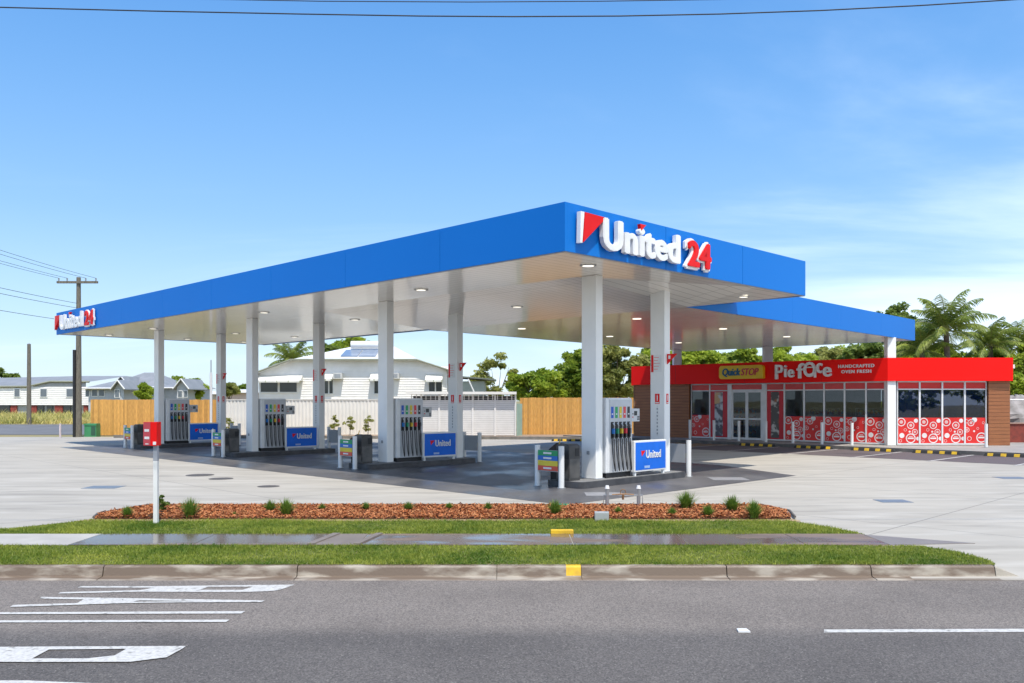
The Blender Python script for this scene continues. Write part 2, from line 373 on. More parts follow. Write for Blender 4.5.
# ------------------------------------------------------------------ ground and setting
g = MB()
gm = mat('dry_ground', (0.23, 0.22, 0.10), rough=0.95, c2=(0.30, 0.24, 0.11), nscale=0.2, ndet=8, c3=(0.13, 0.16, 0.05), n3=0.08)
X0, X1 = -900, 900
g.quad((X0, 11.7, -0.012), (X1, 11.7, -0.012), (X1, 1500, -0.012), (X0, 1500, -0.012), gm)
g.quad((X0, 11.7, -0.30), (X1, 11.7, -0.30), (X1, 11.7, -0.012), (X0, 11.7, -0.012), gm)
g.quad((X0, -300, -0.30), (X1, -300, -0.30), (X1, 11.7, -0.30), (X0, 11.7, -0.30), gm)
tag(g.build('ground'), kind='structure')

def asphalt(name, c, c2):
    m = mat(name, c, rough=0.8, c2=c2, nscale=220, ndet=2, lo=0.42, hi=0.60, bump=0.5, bscale=160,
            c3=tuple(x * 0.8 for x in c), n3=0.5, lo3=0.45, hi3=0.75)
    return m
ROADM = asphalt('road_asphalt', (0.18, 0.155, 0.135), (0.24, 0.21, 0.182))
n = ROADM.node_tree; L = n.links; b = n.nodes['Principled BSDF']   # darker wheel track near the lane line, pale stones
tc = n.nodes.new('ShaderNodeTexCoord'); s_ = n.nodes.new('ShaderNodeSeparateXYZ'); L.new(tc.outputs['Object'], s_.inputs[0])
nn = n.nodes.new('ShaderNodeTexNoise'); nn.inputs['Scale'].default_value = 0.6; nn.inputs['Detail'].default_value = 6
mp = n.nodes.new('ShaderNodeMapping'); mp.inputs['Scale'].default_value = (0.2, 1.5, 1); L.new(tc.outputs['Object'], mp.inputs['Vector']); L.new(mp.outputs[0], nn.inputs['Vector'])
yy = mnode(n, 'ADD', s_.outputs[1], mnode(n, 'MULTIPLY', nn.outputs['Fac'], 0.5))
band = n.nodes.new('ShaderNodeMapRange'); band.interpolation_type = 'SMOOTHSTEP'
band.inputs['From Min'].default_value = 8.45; band.inputs['From Max'].default_value = 7.9; L.new(yy, band.inputs['Value'])
old = b.inputs['Base Color'].links[0].from_socket
xx = n.nodes.new('ShaderNodeMixRGB'); xx.blend_type = 'MULTIPLY'; L.new(mnode(n, 'MULTIPLY', band.outputs[0], 0.9), xx.inputs[0]); L.new(old, xx.inputs[1]); xx.inputs[2].default_value = (0.56, 0.585, 0.62, 1)
vo = n.nodes.new('ShaderNodeTexVoronoi'); vo.inputs['Scale'].default_value = 82; L.new(tc.outputs['Object'], vo.inputs['Vector'])
sc_ = n.nodes.new('ShaderNodeSeparateColor'); L.new(vo.outputs['Color'], sc_.inputs[0])
pk = mnode(n, 'GREATER_THAN', sc_.outputs[0], 0.975)
jit = n.nodes.new('ShaderNodeMapRange'); jit.inputs['To Min'].default_value = 0.6; jit.inputs['To Max'].default_value = 1.4; L.new(sc_.outputs[1], jit.inputs['Value'])
xj = n.nodes.new('ShaderNodeMixRGB'); xj.blend_type = 'MULTIPLY'; xj.inputs[0].default_value = 1; L.new(xx.outputs[0], xj.inputs[1]); L.new(jit.outputs[0], xj.inputs[2])
x2 = n.nodes.new('ShaderNodeMixRGB'); L.new(mnode(n, 'MULTIPLY', pk, 0.6), x2.inputs[0]); L.new(xj.outputs[0], x2.inputs[1]); x2.inputs[2].default_value = (0.30, 0.275, 0.245, 1)
w1 = n.nodes.new('ShaderNodeTexNoise'); w1.inputs['Scale'].default_value = 1.1; w1.inputs['Detail'].default_value = 8; w1.inputs['Roughness'].default_value = 0.7; L.new(tc.outputs['Object'], w1.inputs['Vector'])
wm = n.nodes.new('ShaderNodeMapRange'); wm.inputs['From Min'].default_value = 0.62; wm.inputs['From Max'].default_value = 0.72; wm.inputs['To Max'].default_value = 0.45; L.new(w1.outputs['Fac'], wm.inputs['Value'])
x3 = n.nodes.new('ShaderNodeMixRGB'); L.new(wm.outputs[0], x3.inputs[0]); L.new(x2.outputs[0], x3.inputs[1]); x3.inputs[2].default_value = (0.085, 0.07, 0.06, 1)
L.new(x3.outputs[0], b.inputs['Base Color'])

ZR = -0.15
g = MB(); g.quad((-400, -9, ZR), (400, -9, ZR), (400, 10.25, ZR), (-400, 10.25, ZR), ROADM)
tag(g.build('road'), kind='structure')

def RP(x, y, z=ZR):      # the road-paint outlines, measured on the ground
    d = 852 * (2 - z) / (y - 400); return ((x - 512) / 852 * d, d, z)
PAINT = mat('road_paint', (0.60, 0.59, 0.56), rough=0.7, c2=(0.42, 0.41, 0.385), nscale=30, lo=0.42, hi=0.72, c3=(0.24, 0.23, 0.21), n3=12, lo3=0.58, hi3=0.70, bump=0.3, bscale=120)
g = MB()
SZ = [0.004]
def strip(A, B):
    """two rails of pixels turned into a ribbon of quads on the road"""
    SZ[0] += .0003
    a = [RP(x / 3.363, 480 + y / 3.363, ZR + SZ[0]) for x, y in A]; c = [RP(x / 3.363, 480 + y / 3.363, ZR + SZ[0]) for x, y in B]
    for i in range(len(a) - 1): g.quad(c[i], c[i + 1], a[i + 1], a[i], PAINT)
strip([(270, 357), (528, 357)], [(262, 362), (528, 362)])
strip([(528, 357), (700, 355), (850, 353), (990, 352)], [(500, 365.5), (700, 359), (850, 359), (975, 358)])
strip([(660, 359.5), (700, 359)], [(645, 369), (668, 371)])
strip([(850, 359), (975, 358)], [(815, 369.5), (935, 371)])
strip([(500, 365.5), (560, 362.5), (660, 359.5)], [(470, 370.5), (560, 370), (645, 369)])
strip([(205, 377), (470, 370.5), (645, 369), (815, 369.5), (935, 371)], [(195, 382), (470, 375.5), (645, 376.5), (815, 376.5), (900, 374)])
strip([(138, 393), (415, 397)], [(134, 399), (410, 404)])
strip([(290, 397), (415, 397)], [(250, 419), (405, 410)])
strip([(415, 397), (890, 405)], [(412, 404), (880, 410.5)])
strip([(400, 404), (470, 405)], [(380, 412), (430, 411.5)])
strip([(45, 420), (405, 409.5), (600, 408), (880, 408)], [(33, 427), (405, 414.5), (600, 411.5), (880, 410.5)])
strip([(-260, 446), (825, 441)], [(-260, 452), (812, 449)])
strip([(-260, 473), (772, 469.5)], [(-260, 479.5), (760, 477.5)])
strip([(-120, 562), (150, 560), (625, 558)], [(-120, 572), (150, 570), (615, 566)])
strip([(-120, 572), (150, 570), (165, 569.5)], [(-120, 602), (104, 602), (108, 600)])
strip([(424, 568), (615, 566)], [(385, 590), (560, 596)])
strip([(385, 590), (560, 596)], [(290, 600), (440, 611)])
strip([(-120, 601), (104, 600), (290, 600)], [(-120, 611), (104, 612), (440, 611)])
strip([(-260, 674), (90, 674), (330, 684)], [(-260, 700), (90, 700), (320, 704)])
g.quad(RP(824, 632.5, ZR + .004), RP(1500, 630.5, ZR + .004), RP(1500, 627, ZR + .004), RP(824, 629.5, ZR + .004), PAINT)
tag(g.build('road_markings'), kind='structure')
g = MB(); p = RP(743, 631.5)
g.prism([(p[0] - .055, p[1] - .05), (p[0] + .055, p[1] - .05), (p[0] + .045, p[1] + .05), (p[0] - .045, p[1] + .05)], ZR + .002, ZR + .016, WHITE)
tag(g.build('road_stud', loc=p), 'small white stud alone on the asphalt left of the lane line', 'road stud')

# concrete apron, one sheet with a driveway ramp each side of the verge
g = MB()
def apron(pts, z=0.0): g.poly([(x, y, z) for x, y in pts], CONC)
apron([(-80, 11.75), (80, 11.75), (80, 47.0), (-23.2, 46.2), (-60, 44.5), (-80, 44.5)])
for (xa, xb, xc, xd) in ((4.8, 40, 4.8, 40), (-40, -9.4, -40, -9.4)):
    g.quad((xa, 10.15, ZR + .006), (xb, 10.15, ZR + .006), (xd, 11.75, 0.0), (xc, 11.75, 0.0), CONC)
tag(g.build('concrete_forecourt'), kind='structure')

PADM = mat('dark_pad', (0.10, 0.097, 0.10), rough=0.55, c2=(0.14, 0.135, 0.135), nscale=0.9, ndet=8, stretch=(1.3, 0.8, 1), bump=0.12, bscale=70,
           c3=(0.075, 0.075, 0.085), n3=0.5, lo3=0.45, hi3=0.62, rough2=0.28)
def AB(a, b_, z=0.0): return ((a + b_) / S2, (b_ - a) / S2, z)       # canopy axes -> world
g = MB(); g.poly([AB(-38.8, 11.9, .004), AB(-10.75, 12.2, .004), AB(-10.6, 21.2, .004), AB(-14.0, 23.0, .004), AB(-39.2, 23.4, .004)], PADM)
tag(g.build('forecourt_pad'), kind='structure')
PARKM = mat('parking_asphalt', (0.095, 0.08, 0.085), rough=0.8, c2=(0.15, 0.12, 0.12), nscale=60, bump=0.3, bscale=120, c3=(0.07, 0.06, 0.065), n3=0.4)
g = MB(); g.poly([AB(-24, 29.55, .004), AB(14, 29.55, .004), AB(14, 33.9, .004), AB(-24, 33.9, .004)], PARKM)
tag(g.build('parking_bays'), kind='structure')
g = MB()
for k in range(10):
    a = -20.1 + 2.52 * k
    g.poly([AB(a - .05, 29.4 - .3, .008), AB(a + .05, 29.4 - .3, .008), AB(a + .05, 33.7, .008), AB(a - .05, 33.7, .008)], PAINT)
YP = mat('yellow_paint', (0.72, 0.42, 0.03), rough=0.7, c2=(0.5, 0.3, 0.04), nscale=20)
for k in range(6):
    a = -23.4 + .55 * k
    g.poly([AB(a, 31.6, .008), AB(a + .12, 31.6, .008), AB(a + 1.0, 33.6, .008), AB(a + .88, 33.6, .008)], YP)
g.poly([AB(-23.8, 31.4, .009), AB(-20.3, 31.4, .009), AB(-20.3, 31.5, .009), AB(-23.8, 31.5, .009)], YP)
tag(g.build('bay_markings'), kind='structure')
# walkway in front of the shop
WALK = mat('walkway', (0.36, 0.34, 0.32), rough=0.8, c2=(0.28, 0.27, 0.25), nscale=2, bump=0.15)
g = MB(); g.prism([AB(-30, 33.95)[:2], AB(8, 33.95)[:2], (40, 47), (8, 48), (4.5, 46.5)], 0.0, 0.13, WALK)
g.prism([AB(-30, 33.82)[:2], AB(8, 33.82)[:2], AB(8, 33.948)[:2], AB(-30, 33.948)[:2]], 0.0, 0.135, mat('dark_kerb', (0.17, 0.16, 0.15), rough=0.85, c2=(.1, .1, .1)))
tag(g.build('walkway'), kind='structure')
# garden strip and kerb along the back fences
g = MB(); SOIL = mat('garden_soil', (0.40, 0.30, 0.22), rough=0.95, c2=(0.26, 0.18, 0.12), nscale=8)
g.prism([(-21, 45.1), (-.2, 43.4), (8.0, 41.9), (8, 47.3), (-21, 47.3)], 0.0, 0.08, SOIL)
tag(g.build('garden_bed'), kind='structure')
g = MB(); KD = mat('back_kerb', (0.22, 0.20, 0.18), rough=0.85, c2=(.15, .14, .12))
g.prism([(-21, 44.9), (-.2, 43.2), (8.0, 41.7), (8.0, 41.88), (-.2, 43.38), (-21, 45.08)], 0.0, 0.15, KD)
tag(g.build('kerb'), kind='structure')
# side road on the left behind
g = MB(); SR = mat('side_asphalt', (0.17, 0.17, 0.175), rough=0.85, c2=(0.13, 0.13, 0.135), nscale=0.5)
g.quad((-400, 47.3, .004), (-20, 49.0, .004), (-20, 69, .004), (-400, 69, .004), SR)
g.quad((-400, 69.2, .03), (-20, 69.2, .03), (-20, 69.9, .03), (-400, 69.9, .03), KERBC)
tag(g.build('side_road'), kind='structure')

# verge: two turf strips, footpath, mulch bed, street kerb
TURF = mat('turf_soil', (0.08, 0.11, 0.02), rough=0.95, c2=(0.16, 0.16, 0.05), nscale=3, c3=(.22, .17, .07), n3=1.5, lo3=.6, hi3=.8)
low_pts = [(-9.3, 10.38), (5.90, 10.38), (5.97, 10.65), (5.85, 11.3), (5.6, 11.72), (-9.3, 11.72)]
up_pts = [(-9.3, 12.68), (5.25, 12.68), (5.1, 13.0), (4.6, 14.0), (4.55, 14.12), (-7.0, 14.12), (-7.8, 13.2), (-9.3, 12.9)]
g = MB(); g.prism([(x_, max(y_, 10.412)) for x_, y_ in low_pts], -0.2, -0.004, TURF); g.prism(up_pts, -0.2, 0.006, TURF)
tag(g.build('verge'), kind='structure')
PATHM = mat('footpath_wet', (0.25, 0.18, 0.135), rough=0.55, c2=(0.18, 0.13, 0.10), nscale=1.2, ndet=7, bump=0.05, bscale=40,
            c3=(0.12, 0.09, 0.075), n3=0.55, lo3=0.44, hi3=0.54, rough2=0.03, stretch=(0.5, 2.0, 1))
PATHD = mat('footpath_dry', (0.46, 0.44, 0.40), rough=0.8, c2=(0.38, 0.36, 0.33), nscale=2, bump=.1)
g = MB()
xs = [-6.1, -4.4, -2.72, -2.13, 0.85, 2.45, 4.05, 5.2]
for i in range(len(xs) - 1):
    g.prism([(xs[i] + .008, 11.722), (xs[i + 1] - .008, 11.722), (xs[i + 1] - .008, 12.678), (xs[i] + .008, 12.678)], -0.2, 0.010, PATHM if not (i == 2) else mat('path_patch', (0.24, 0.20, 0.17), rough=0.45, c2=(.2, .165, .14), nscale=2))
g.prism([(-9.3, 11.722), (-6.11, 11.722), (-6.11, 12.678), (-9.3, 12.678)], -0.2, 0.009, PATHD)
g.prism([(5.21, 11.722), (6.45, 11.86), (5.21, 12.62)], -0.1, 0.008, mat('damp_concrete', (.24, .21, .19), rough=.5))
g.prism([(-2.83, 11.74), (-2.73, 11.74), (-2.55, 12.67), (-2.66, 12.67)], 0.0, 0.026, mat('path_patch', (0.3, 0.26, 0.22)))
g.prism([(-2.19, 11.74), (-2.10, 11.74), (-1.92, 12.67), (-2.02, 12.67)], 0.0, 0.026, mat('path_patch', (0.3, 0.26, 0.22)))
tag(g.build('footpath'), kind='structure')
# street kerb: swept profile, wet at its face
KW = mat('kerb_wet', (0.42, 0.37, 0.30), rough=0.7, c2=(0.33, 0.29, 0.24), nscale=2.4, stretch=(1, 3, 3), bump=0.2, bscale=50,
         c3=(0.17, 0.125, 0.09), n3=1.9, lo3=0.38, hi3=0.52, rough2=0.45)
g = MB()
prof = [(10.41, -0.010), (10.345, -0.012), (10.325, -0.030), (10.30, -0.125), (10.28, -0.134), (10.16, -0.142), (10.14, -0.16), (10.14, -0.3), (10.41, -0.3)]
seg = [-9.3, -7.0, -4.95, -2.6, -0.18, 0.655, 0.835, 2.6, 4.35, 5.85]
for i in range(len(seg) - 1):
    m = YEL if i == 5 else (KERBC if i == 0 else KW)
    gap = 0 if i in (4, 5) else 0.006
    P = [(x, y, z) for x in (seg[i] + gap, seg[i + 1] - (0 if i == 4 else gap)) for y, z in prof]; n_ = len(prof)
    pr = [(k, k + n_, (k + 1) % n_ + n_, (k + 1) % n_) for k in range(n_)]
    if i == 5:
        g.add(P, [pr[j] for j in (0, 1, 2)], m); g.add(P, [pr[j] for j in range(3, n_)], KW)
    else: g.add(P, pr, m)
    g.add(P, [tuple(range(n_))[::-1], tuple(range(n_, 2 * n_))], m)
# splayed end and channel
P = [(5.855, y, z) for y, z in prof] + [(6.12, y, max(-.3, z if z < -.12 else -.125)) for y, z in prof]
n_ = len(prof); g.add(P, [(k, k + n_, (k + 1) % n_ + n_, (k + 1) % n_) for k in range(n_)] + [tuple(range(n_))[::-1], tuple(range(n_, 2 * n_))], KERBC)
tag(g.build('street_kerb'), kind='structure')

rng = np.random.default_rng(5)
def in_poly(px, py, poly):
    c = np.zeros(len(px), bool); j = len(poly) - 1
    for i in range(len(poly)):
        xi, yi = poly[i]; xj, yj = poly[j]
        c ^= ((yi > py) != (yj > py)) & (px < (xj - xi) * (py - yi) / (yj - yi + 1e-12) + xi); j = i
    return c
def blades(polys, dens, h0, h1, wd, z=0.0):
    out = []
    for poly in polys:
        xs_ = [p[0] for p in poly]; ys_ = [p[1] for p in poly]
        area = (max(xs_) - min(xs_)) * (max(ys_) - min(ys_)); n_ = int(area * dens)
        x = rng.uniform(min(xs_), max(xs_), n_); y = rng.uniform(min(ys_), max(ys_), n_)
        k = in_poly(x, y, poly); x, y = x[k], y[k]; n_ = len(x)
        patch = 0.75 + 0.35 * np.sin(x * 1.7 + np.sin(y * 3.1)) * np.sin(x * 0.6 + y * 2.3) + 0.25 * rng.standard_normal(n_)
        h = rng.uniform(h0, h1, n_) * np.clip(patch, .35, 1.5); a = rng.uniform(0, 2 * np.pi, n_); lean = h * rng.uniform(.2, 1.1, n_); la = rng.uniform(0, 2 * np.pi, n_)
        base = np.stack([x, y, np.full(n_, z)], 1); dx = np.stack([np.cos(a), np.sin(a), np.zeros(n_)], 1) * wd
        tip = base + np.stack([np.cos(la) * lean, np.sin(la) * lean, h], 1)
        out.append(np.stack([base - dx, base + dx, tip], 1).reshape(-1, 3))
    return np.concatenate(out)
V = np.concatenate([blades([low_pts], 5200, .02, .048, .006, -.006), blades([up_pts], 5200, .02, .048, .006, .004)])
tag(np_mesh('grass', V, 3, GRASSM), kind='stuff')
# sand edge and mulch
bed = [(-6.95, 14.2), (-7.1, 14.7), (-6.75, 15.88), (4.62, 15.9), (4.85, 15.1), (4.65, 14.2)]
g = MB(); g.prism(bed, -.1, .03, mat('mulch_soil', (0.16, 0.06, 0.03), rough=.95, c2=(.09, .04, .02), nscale=6))
tag(g.build('mulch_bed'), kind='structure')
g = MB(); SAND = mat('sand_edge', (0.45, 0.33, 0.19), rough=.95, c2=(.36, .25, .14), nscale=12)
g.prism([(-7.2, 14.0), (4.75, 14.02), (4.7, 14.25), (-7.0, 14.28)], -.1, .012, SAND)
tag(g.build('sand_strip'), kind='structure')
g = MB(); KR = mat('edge_strip', (0.12, 0.11, 0.10), rough=.7)
pts = [(-7.0, 14.25), (-7.15, 14.7), (-6.8, 15.93), (4.66, 15.93), (4.92, 15.1), (4.75, 14.3)]
g.tube([(x, y, .04) for x, y in pts], .022, KR, 6)
tag(g.build('garden_edging', loc=(0, 15.9, 0)), 'thin dark plastic edging curving round the red mulch bed', 'garden edging')
N = 42000
x = rng.uniform(-7.15, 4.85, N); y = rng.uniform(14.2, 15.88, N); k = in_poly(x, y, bed); x, y = x[k], y[k]; N = len(x)
cen = np.stack([x, y, rng.uniform(.025, .075, N)], 1); d1 = rng.normal(size=(N, 3)); d1[:, 2] *= .35; d1 /= np.linalg.norm(d1, axis=1, keepdims=True)
d2 = np.cross(d1, rng.normal(size=(N, 3)) * [0.4, 0.4, 1]); d2 /= np.linalg.norm(d2, axis=1, keepdims=True)
l = rng.uniform(.012, .042, N)[:, None]; wd = rng.uniform(.006, .015, N)[:, None]
V = np.stack([cen - d1 * l - d2 * wd, cen + d1 * l - d2 * wd * .6, cen + d1 * l * .9 + d2 * wd, cen - d1 * l + d2 * wd * .8], 1).reshape(-1, 3)
tag(np_mesh('bark_mulch', V, 4, CHIP), kind='stuff')
# long dry grass field across the side road
FIELD = leaf_mat('dry_grass', (0.34, 0.36, 0.08), (0.75, 0.62, 0.24), 0.12, 0.35)
V = blades([[(-75, 70), (-26, 70), (-30, 96), (-95, 96)]], 26, .35, .85, .07)
tag(np_mesh('tall_grass', V, 3, FIELD), kind='stuff')

# ------------------------------------------------------------------ fuel canopy (canopy axes a, b as local x, y)
RZ = -math.pi / 4
A0, A1, B0, B1, ZB, ZT = -41.17, -11.02, 12.48, 22.6, 4.91, 5.87
can = root('fuel_canopy', (0, 0, 0), RZ, 'large flat canopy with bright blue fascia over the four pump islands', 'canopy')
g = MB()
def panels_x(x0, x1, yA, yB, zA, zB, m, n_):
    for i in range(n_):
        a_ = x0 + (x1 - x0) * i / n_; c_ = x0 + (x1 - x0) * (i + 1) / n_
        g.box(a_ + (.007 if i else 0), c_ - (.007 if i < n_ - 1 else 0), yA, yB, zA, zB, m)
def panels_y(y0, y1, xA, xB, zA, zB, m, n_):
    for i in range(n_):
        a_ = y0 + (y1 - y0) * i / n_; c_ = y0 + (y1 - y0) * (i + 1) / n_
        g.box(xA, xB, a_ + (.007 if i else 0), c_ - (.007 if i < n_ - 1 else 0), zA, zB, m)
th = .07
panels_x(A0, A1, B0, B0 + th, ZB, ZT, BLUE, 8)
panels_y(B0 + th + .002, B1 - th - .002, A1 - th, A1, ZB, ZT, BLUE, 3)
panels_x(A0, A1, B1 - th, B1, ZB, ZT, BLUE, 8)
panels_y(B0 + th + .002, B1 - th - .002, A0, A0 + th, ZB, ZT, BLUE, 3)
g.build('fascia', can)
g = MB()
g.box(A0 + th + .01, A1 - th - .01, B0 + th + .01, B1 - th - .01, ZT - .06, ZT - .02, TINROOF)
g.build('roof_deck', can)
g = MB(); g.box(A0 + th + .003, A1 - th - .003, B0 + th + .003, B1 - th - .003, ZB + .012, ZB + .06, SOFFIT)
for k in range(1, 8):
    pass
g.build('soffit', can)
g = MB()
EDGE = mat('edge_trim', (0.32, 0.33, 0.36), rough=.5)
g.box(A0 + .01, A1 - .01, B0 + .012, B0 + .05, ZB - .018, ZB - .002, EDGE); g.box(A1 - .05, A1 - .012, B0 + .052, B1 - .052, ZB - .018, ZB - .002, EDGE)
g.box(A0 + .01, A1 - .01, B1 - .05, B1 - .012, ZB - .018, ZB - .002, EDGE)
g.build('edge_trim', can)
ISL = [(-12.87, 15.54), (-20.58, 15.27), (-28.21, 15.03), (-35.85, 14.85)]
SIGNW = mat('sign_white', (0.8, 0.8, 0.8), rough=.4)
GLY = mat('sign_grey', (0.30, 0.31, 0.34), rough=.5)
for i, (a, b0) in enumerate(ISL):
    for j, db in enumerate((0, 2.75)):
        b_ = b0 + db; g = MB()
        g.box(a - .22, a + .22, b_ - .125, b_ + .125, .15, ZB + .008, COLW)
        c_ = bevel(g.build('column', can), .012)
        g = MB(); g.box(a - .25, a + .25, b_ - .155, b_ + .155, .149, .17, GREY); g.build('base_plate', c_)
        if j == 1:
            g = MB()   # information panel and pump-number flag
            g.box(a - .19, a - .12, b_ - .131, b_ - .127, 2.72, 3.16, RED); g.box(a - .115, a + .13, b_ - .130, b_ - .127, 2.72, 3.16, SIGNW)
            for k in range(5): g.box(a - .10, a + .02 + .03 * (k % 3), b_ - .133, b_ - .1305, 2.79 + .075 * k, 2.80 + .075 * k, RED)
            g.build('notice_panel', c_)
            g = MB()
            for P in ([(a + .225, b_ - .02, 2.92), (a + .225, b_ - .02, 3.18), (a + .52, b_ - .02, 3.18)],):
                Q = [(x_, y_ + .03, z_) for x_, y_, z_ in P]
                g.add(P + Q, [(0, 2, 1), (3, 4, 5), (0, 1, 4, 3), (1, 2, 5, 4), (2, 0, 3, 5)], RED)
            g.box(a + .27, a + .33, b_ - .026, b_ - .022, 3.05, 3.14, SIGNW)
            g.build('pump_flag', c_)
            for fn in (lambda u, d, z: (a + u, b_ - .125 - d, z), lambda u, d, z: (a + .22 + d, b_ + u, z)):
                g = MB()
                T = lambda x_, y_, z_: fn(x_, y_, z_)
                wq = .07 if fn(0, 0, 0)[0] == a else .045
                g.box(-wq, wq, .001, .005, 1.90, 2.16, RED, T); g.box(-.012, .014, .005, .008, 1.98, 2.12, SIGNW, T)
                g.box(-.004, .004, .005, .008, 2.12, 2.14, SIGNW, T); g.box(-wq * .8, wq * .8, .005, .008, 1.915, 1.945, SIGNW, T)
                g.build('extinguisher_sign', c_)
            g = MB()
            g.box(a - .022, a + .022, b_ - .1275, b_ - .1262, 1.08, 1.86, SIGNW)
            for k in range(8): g.box(a - .015 - .006 * (k % 2), a + .02, b_ - .130, b_ - .1274, 1.12 + .09 * k, 1.16 + .09 * k, GLY)
            g.build('warning_strip', c_)
        else:
            g = MB(); g.box(a - .05, a + .03, b_ - .14, b_ - .127, .72, .80, GREY); g.build('power_outlet', c_)
# roof signs: white and red raised logo near each end
def FR(u, d, z): return (A1 + d, u, z)
def FL(u, d, z): return (u, B0 - d, z)
for fn, u in ((FR, 12.78), (FL, -41.0)):
    g = MB(); tri_logo(g, fn, u, 5.71, .80, .62, .05, .15)
    add_text(g, 'United', LETTER, fn, u + .70, u + 3.46, 5.05, 5.70, .05, .15, offset=.012, spacing=1.04, bold=.035)
    g.build('logo_lettering', can)
    g = MB()   # the red 24 stands on a white backing
    add_text(g, '24', LETTER, fn, u + 3.68, u + 4.80, 5.00, 5.71, .05, .11, offset=.02, spacing=1.06, bold=.07)
    add_text(g, '24', RED, fn, u + 3.77, u + 4.75, 5.06, 5.66, .118, .15, offset=.012, spacing=1.1, bold=.035)
    g.build('numeral_lettering', can)
    # the red dot over the i
    g = MB()
    q = [(u + 1.93, 5.74), (u + 2.14, 5.74), (u + 1.97, 5.60)]
    P = [fn(a_, .16, z_) for a_, z_ in q] + [fn(a_, .08, z_) for a_, z_ in q]
    g.add(P, [(0, 1, 2), (5, 4, 3), (0, 3, 4, 1), (1, 4, 5, 2), (2, 5, 3, 0)], RED)
    g.build('red_dot', can)
for d_ in (-16.8, -24.9, -36.6, -49.4, -56.2):
    for s_ in (20.1, 25.2, 29.3):
        if d_ == -16.8 and s_ == 25.2: continue
        a, b_ = d_ / S2, s_ / S2
        zl = ZB if not (-24.3 < a < -13.3 and b_ > 15.4) else 4.92 - .35 * (min(b_, 20.1) - 15.4) / 4.7
        if zl < 4.6: continue
        if d_ == -16.8 and s_ == 29.3: zl = 4.79
        ZB_ = zl; g = MB(); g.cyl((a, b_, zl - .01), (a, b_, zl + .011), .13, .13, LIGHT, 16)
        o = g.build('downlight', can)
        g = MB()
        for k in range(20):
            t0 = 2 * math.pi * k / 20; t1 = 2 * math.pi * (k + 1) / 20
            def rp(r_, t, z): return (a + r_ * math.cos(t), b_ + r_ * math.sin(t), z)
            g.add([rp(.135, t0, zl - .012), rp(.135, t1, zl - .012), rp(.18, t1, zl - .008), rp(.18, t0, zl - .008), rp(.18, t1, zl + .01), rp(.18, t0, zl + .01)], [(0, 3, 2, 1), (3, 5, 4, 2)], GREY)
        g.build('trim_ring', o)

# lower canopy that links to the shop
lk = root('link_canopy', (0, 0, 0), RZ, 'lower blue canopy running from the pump canopy back over the shop', 'canopy')
zb2, zt2 = 4.57, 5.46
def link_edge(a, b_, z): return (a, b_, z)
qa = {'nr': (-13.22, 20.1), 'fr': (-13.72, 38.35), 'nl': (-24.35, 20.1), 'fl': (-25.35, 38.35)}
def lerp(p, q, t): return (p[0] + (q[0] - p[0]) * t, p[1] + (q[1] - p[1]) * t)
tS = (B1 + .03 - 20.1) / (38.35 - 20.1)
for side_ in ('r', 'l'):
    g = MB(); n_, f_ = qa['n' + side_], qa['f' + side_]; k = lerp(n_, f_, tS); sgn = -1 if side_ == 'r' else 1
    q = [n_, k]
    P = [(n_[0], n_[1], zb2), (k[0], k[1], zb2), (k[0], k[1], 4.885), (n_[0], n_[1], zb2 + .012)]
    P += [(x_ + sgn * .07, y_, z_) for x_, y_, z_ in P]
    g.add(P, [(0, 1, 2, 3), (7, 6, 5, 4), (0, 4, 5, 1), (1, 5, 6, 2), (2, 6, 7, 3), (3, 7, 4, 0)], BLUE)
    for i in range(4):
        a_ = lerp(k, f_, i / 4); c_ = lerp(k, f_, (i + 1) / 4); e = .004 if i < 3 else 0
        P = [(a_[0], a_[1] + .001, zb2), (c_[0], c_[1] - e, zb2), (c_[0], c_[1] - e, zt2), (a_[0], a_[1] + .001, zt2)]
        P += [(x_ + sgn * .07, y_, z_) for x_, y_, z_ in P]
        g.add(P, [(0, 1, 2, 3), (7, 6, 5, 4), (0, 4, 5, 1), (1, 5, 6, 2), (2, 6, 7, 3), (3, 7, 4, 0)], BLUE)
    g.build('fascia', lk)
g = MB(); g.box(-25.28, -13.80, 38.28, 38.35, zb2, zt2, BLUE); g.box(-24.42, -13.37, B1 + .03, B1 + .10, 4.63, zt2, BLUE); g.build('fascia', lk)
g = MB()
s1 = [(-24.27, 20.1), (-13.30, 20.1), (-13.80, 38.27), (-25.27, 38.27)]
g.prism(s1, zb2 + .004, zb2 + .05, SOFFIT)
g.prism([(15.4, 4.920), (20.1, zb2 + .004), (20.1, zb2 + .05), (15.4, 4.96)], -24.27, -13.225, SOFFIT, lambda p, q, r_: (r_, p, q))
g.add([(-13.225, 15.4, 4.920), (-13.225, 20.1, zb2 + .004), (-13.29, 22.55, 4.889), (-11.10, 15.4, 4.9195), (-11.10, 20.1, 4.919), (-11.10, 22.52, 4.919)], [(0, 1, 4, 3), (1, 2, 5, 4)], SOFFIT); g.build('soffit', lk)
g = MB(); g.prism([(-24.35, B1 + .11), (-13.4, B1 + .11), (-13.80, 38.27), (-25.2, 38.27)], zt2 - .07, zt2 - .03, TINROOF); g.build('roof_deck', lk)
for (x_, y_, hw) in ((15.60, 35.16, .175), (12.3, 41.0, .2), (8.5, 43.9, .2)):
    a, b_ = (x_ - y_) / S2, (x_ + y_) / S2
    g = MB(); T = lambda p, q, z, x_=x_, y_=y_: ((x_ + p - y_ - q) / S2, (x_ + p + y_ + q) / S2, z)
    g.box(-hw, hw, -hw, hw, .135 if hw < .19 else 3.2, zb2 + .002, COLW, T); bevel(g.build('column', lk), .012)
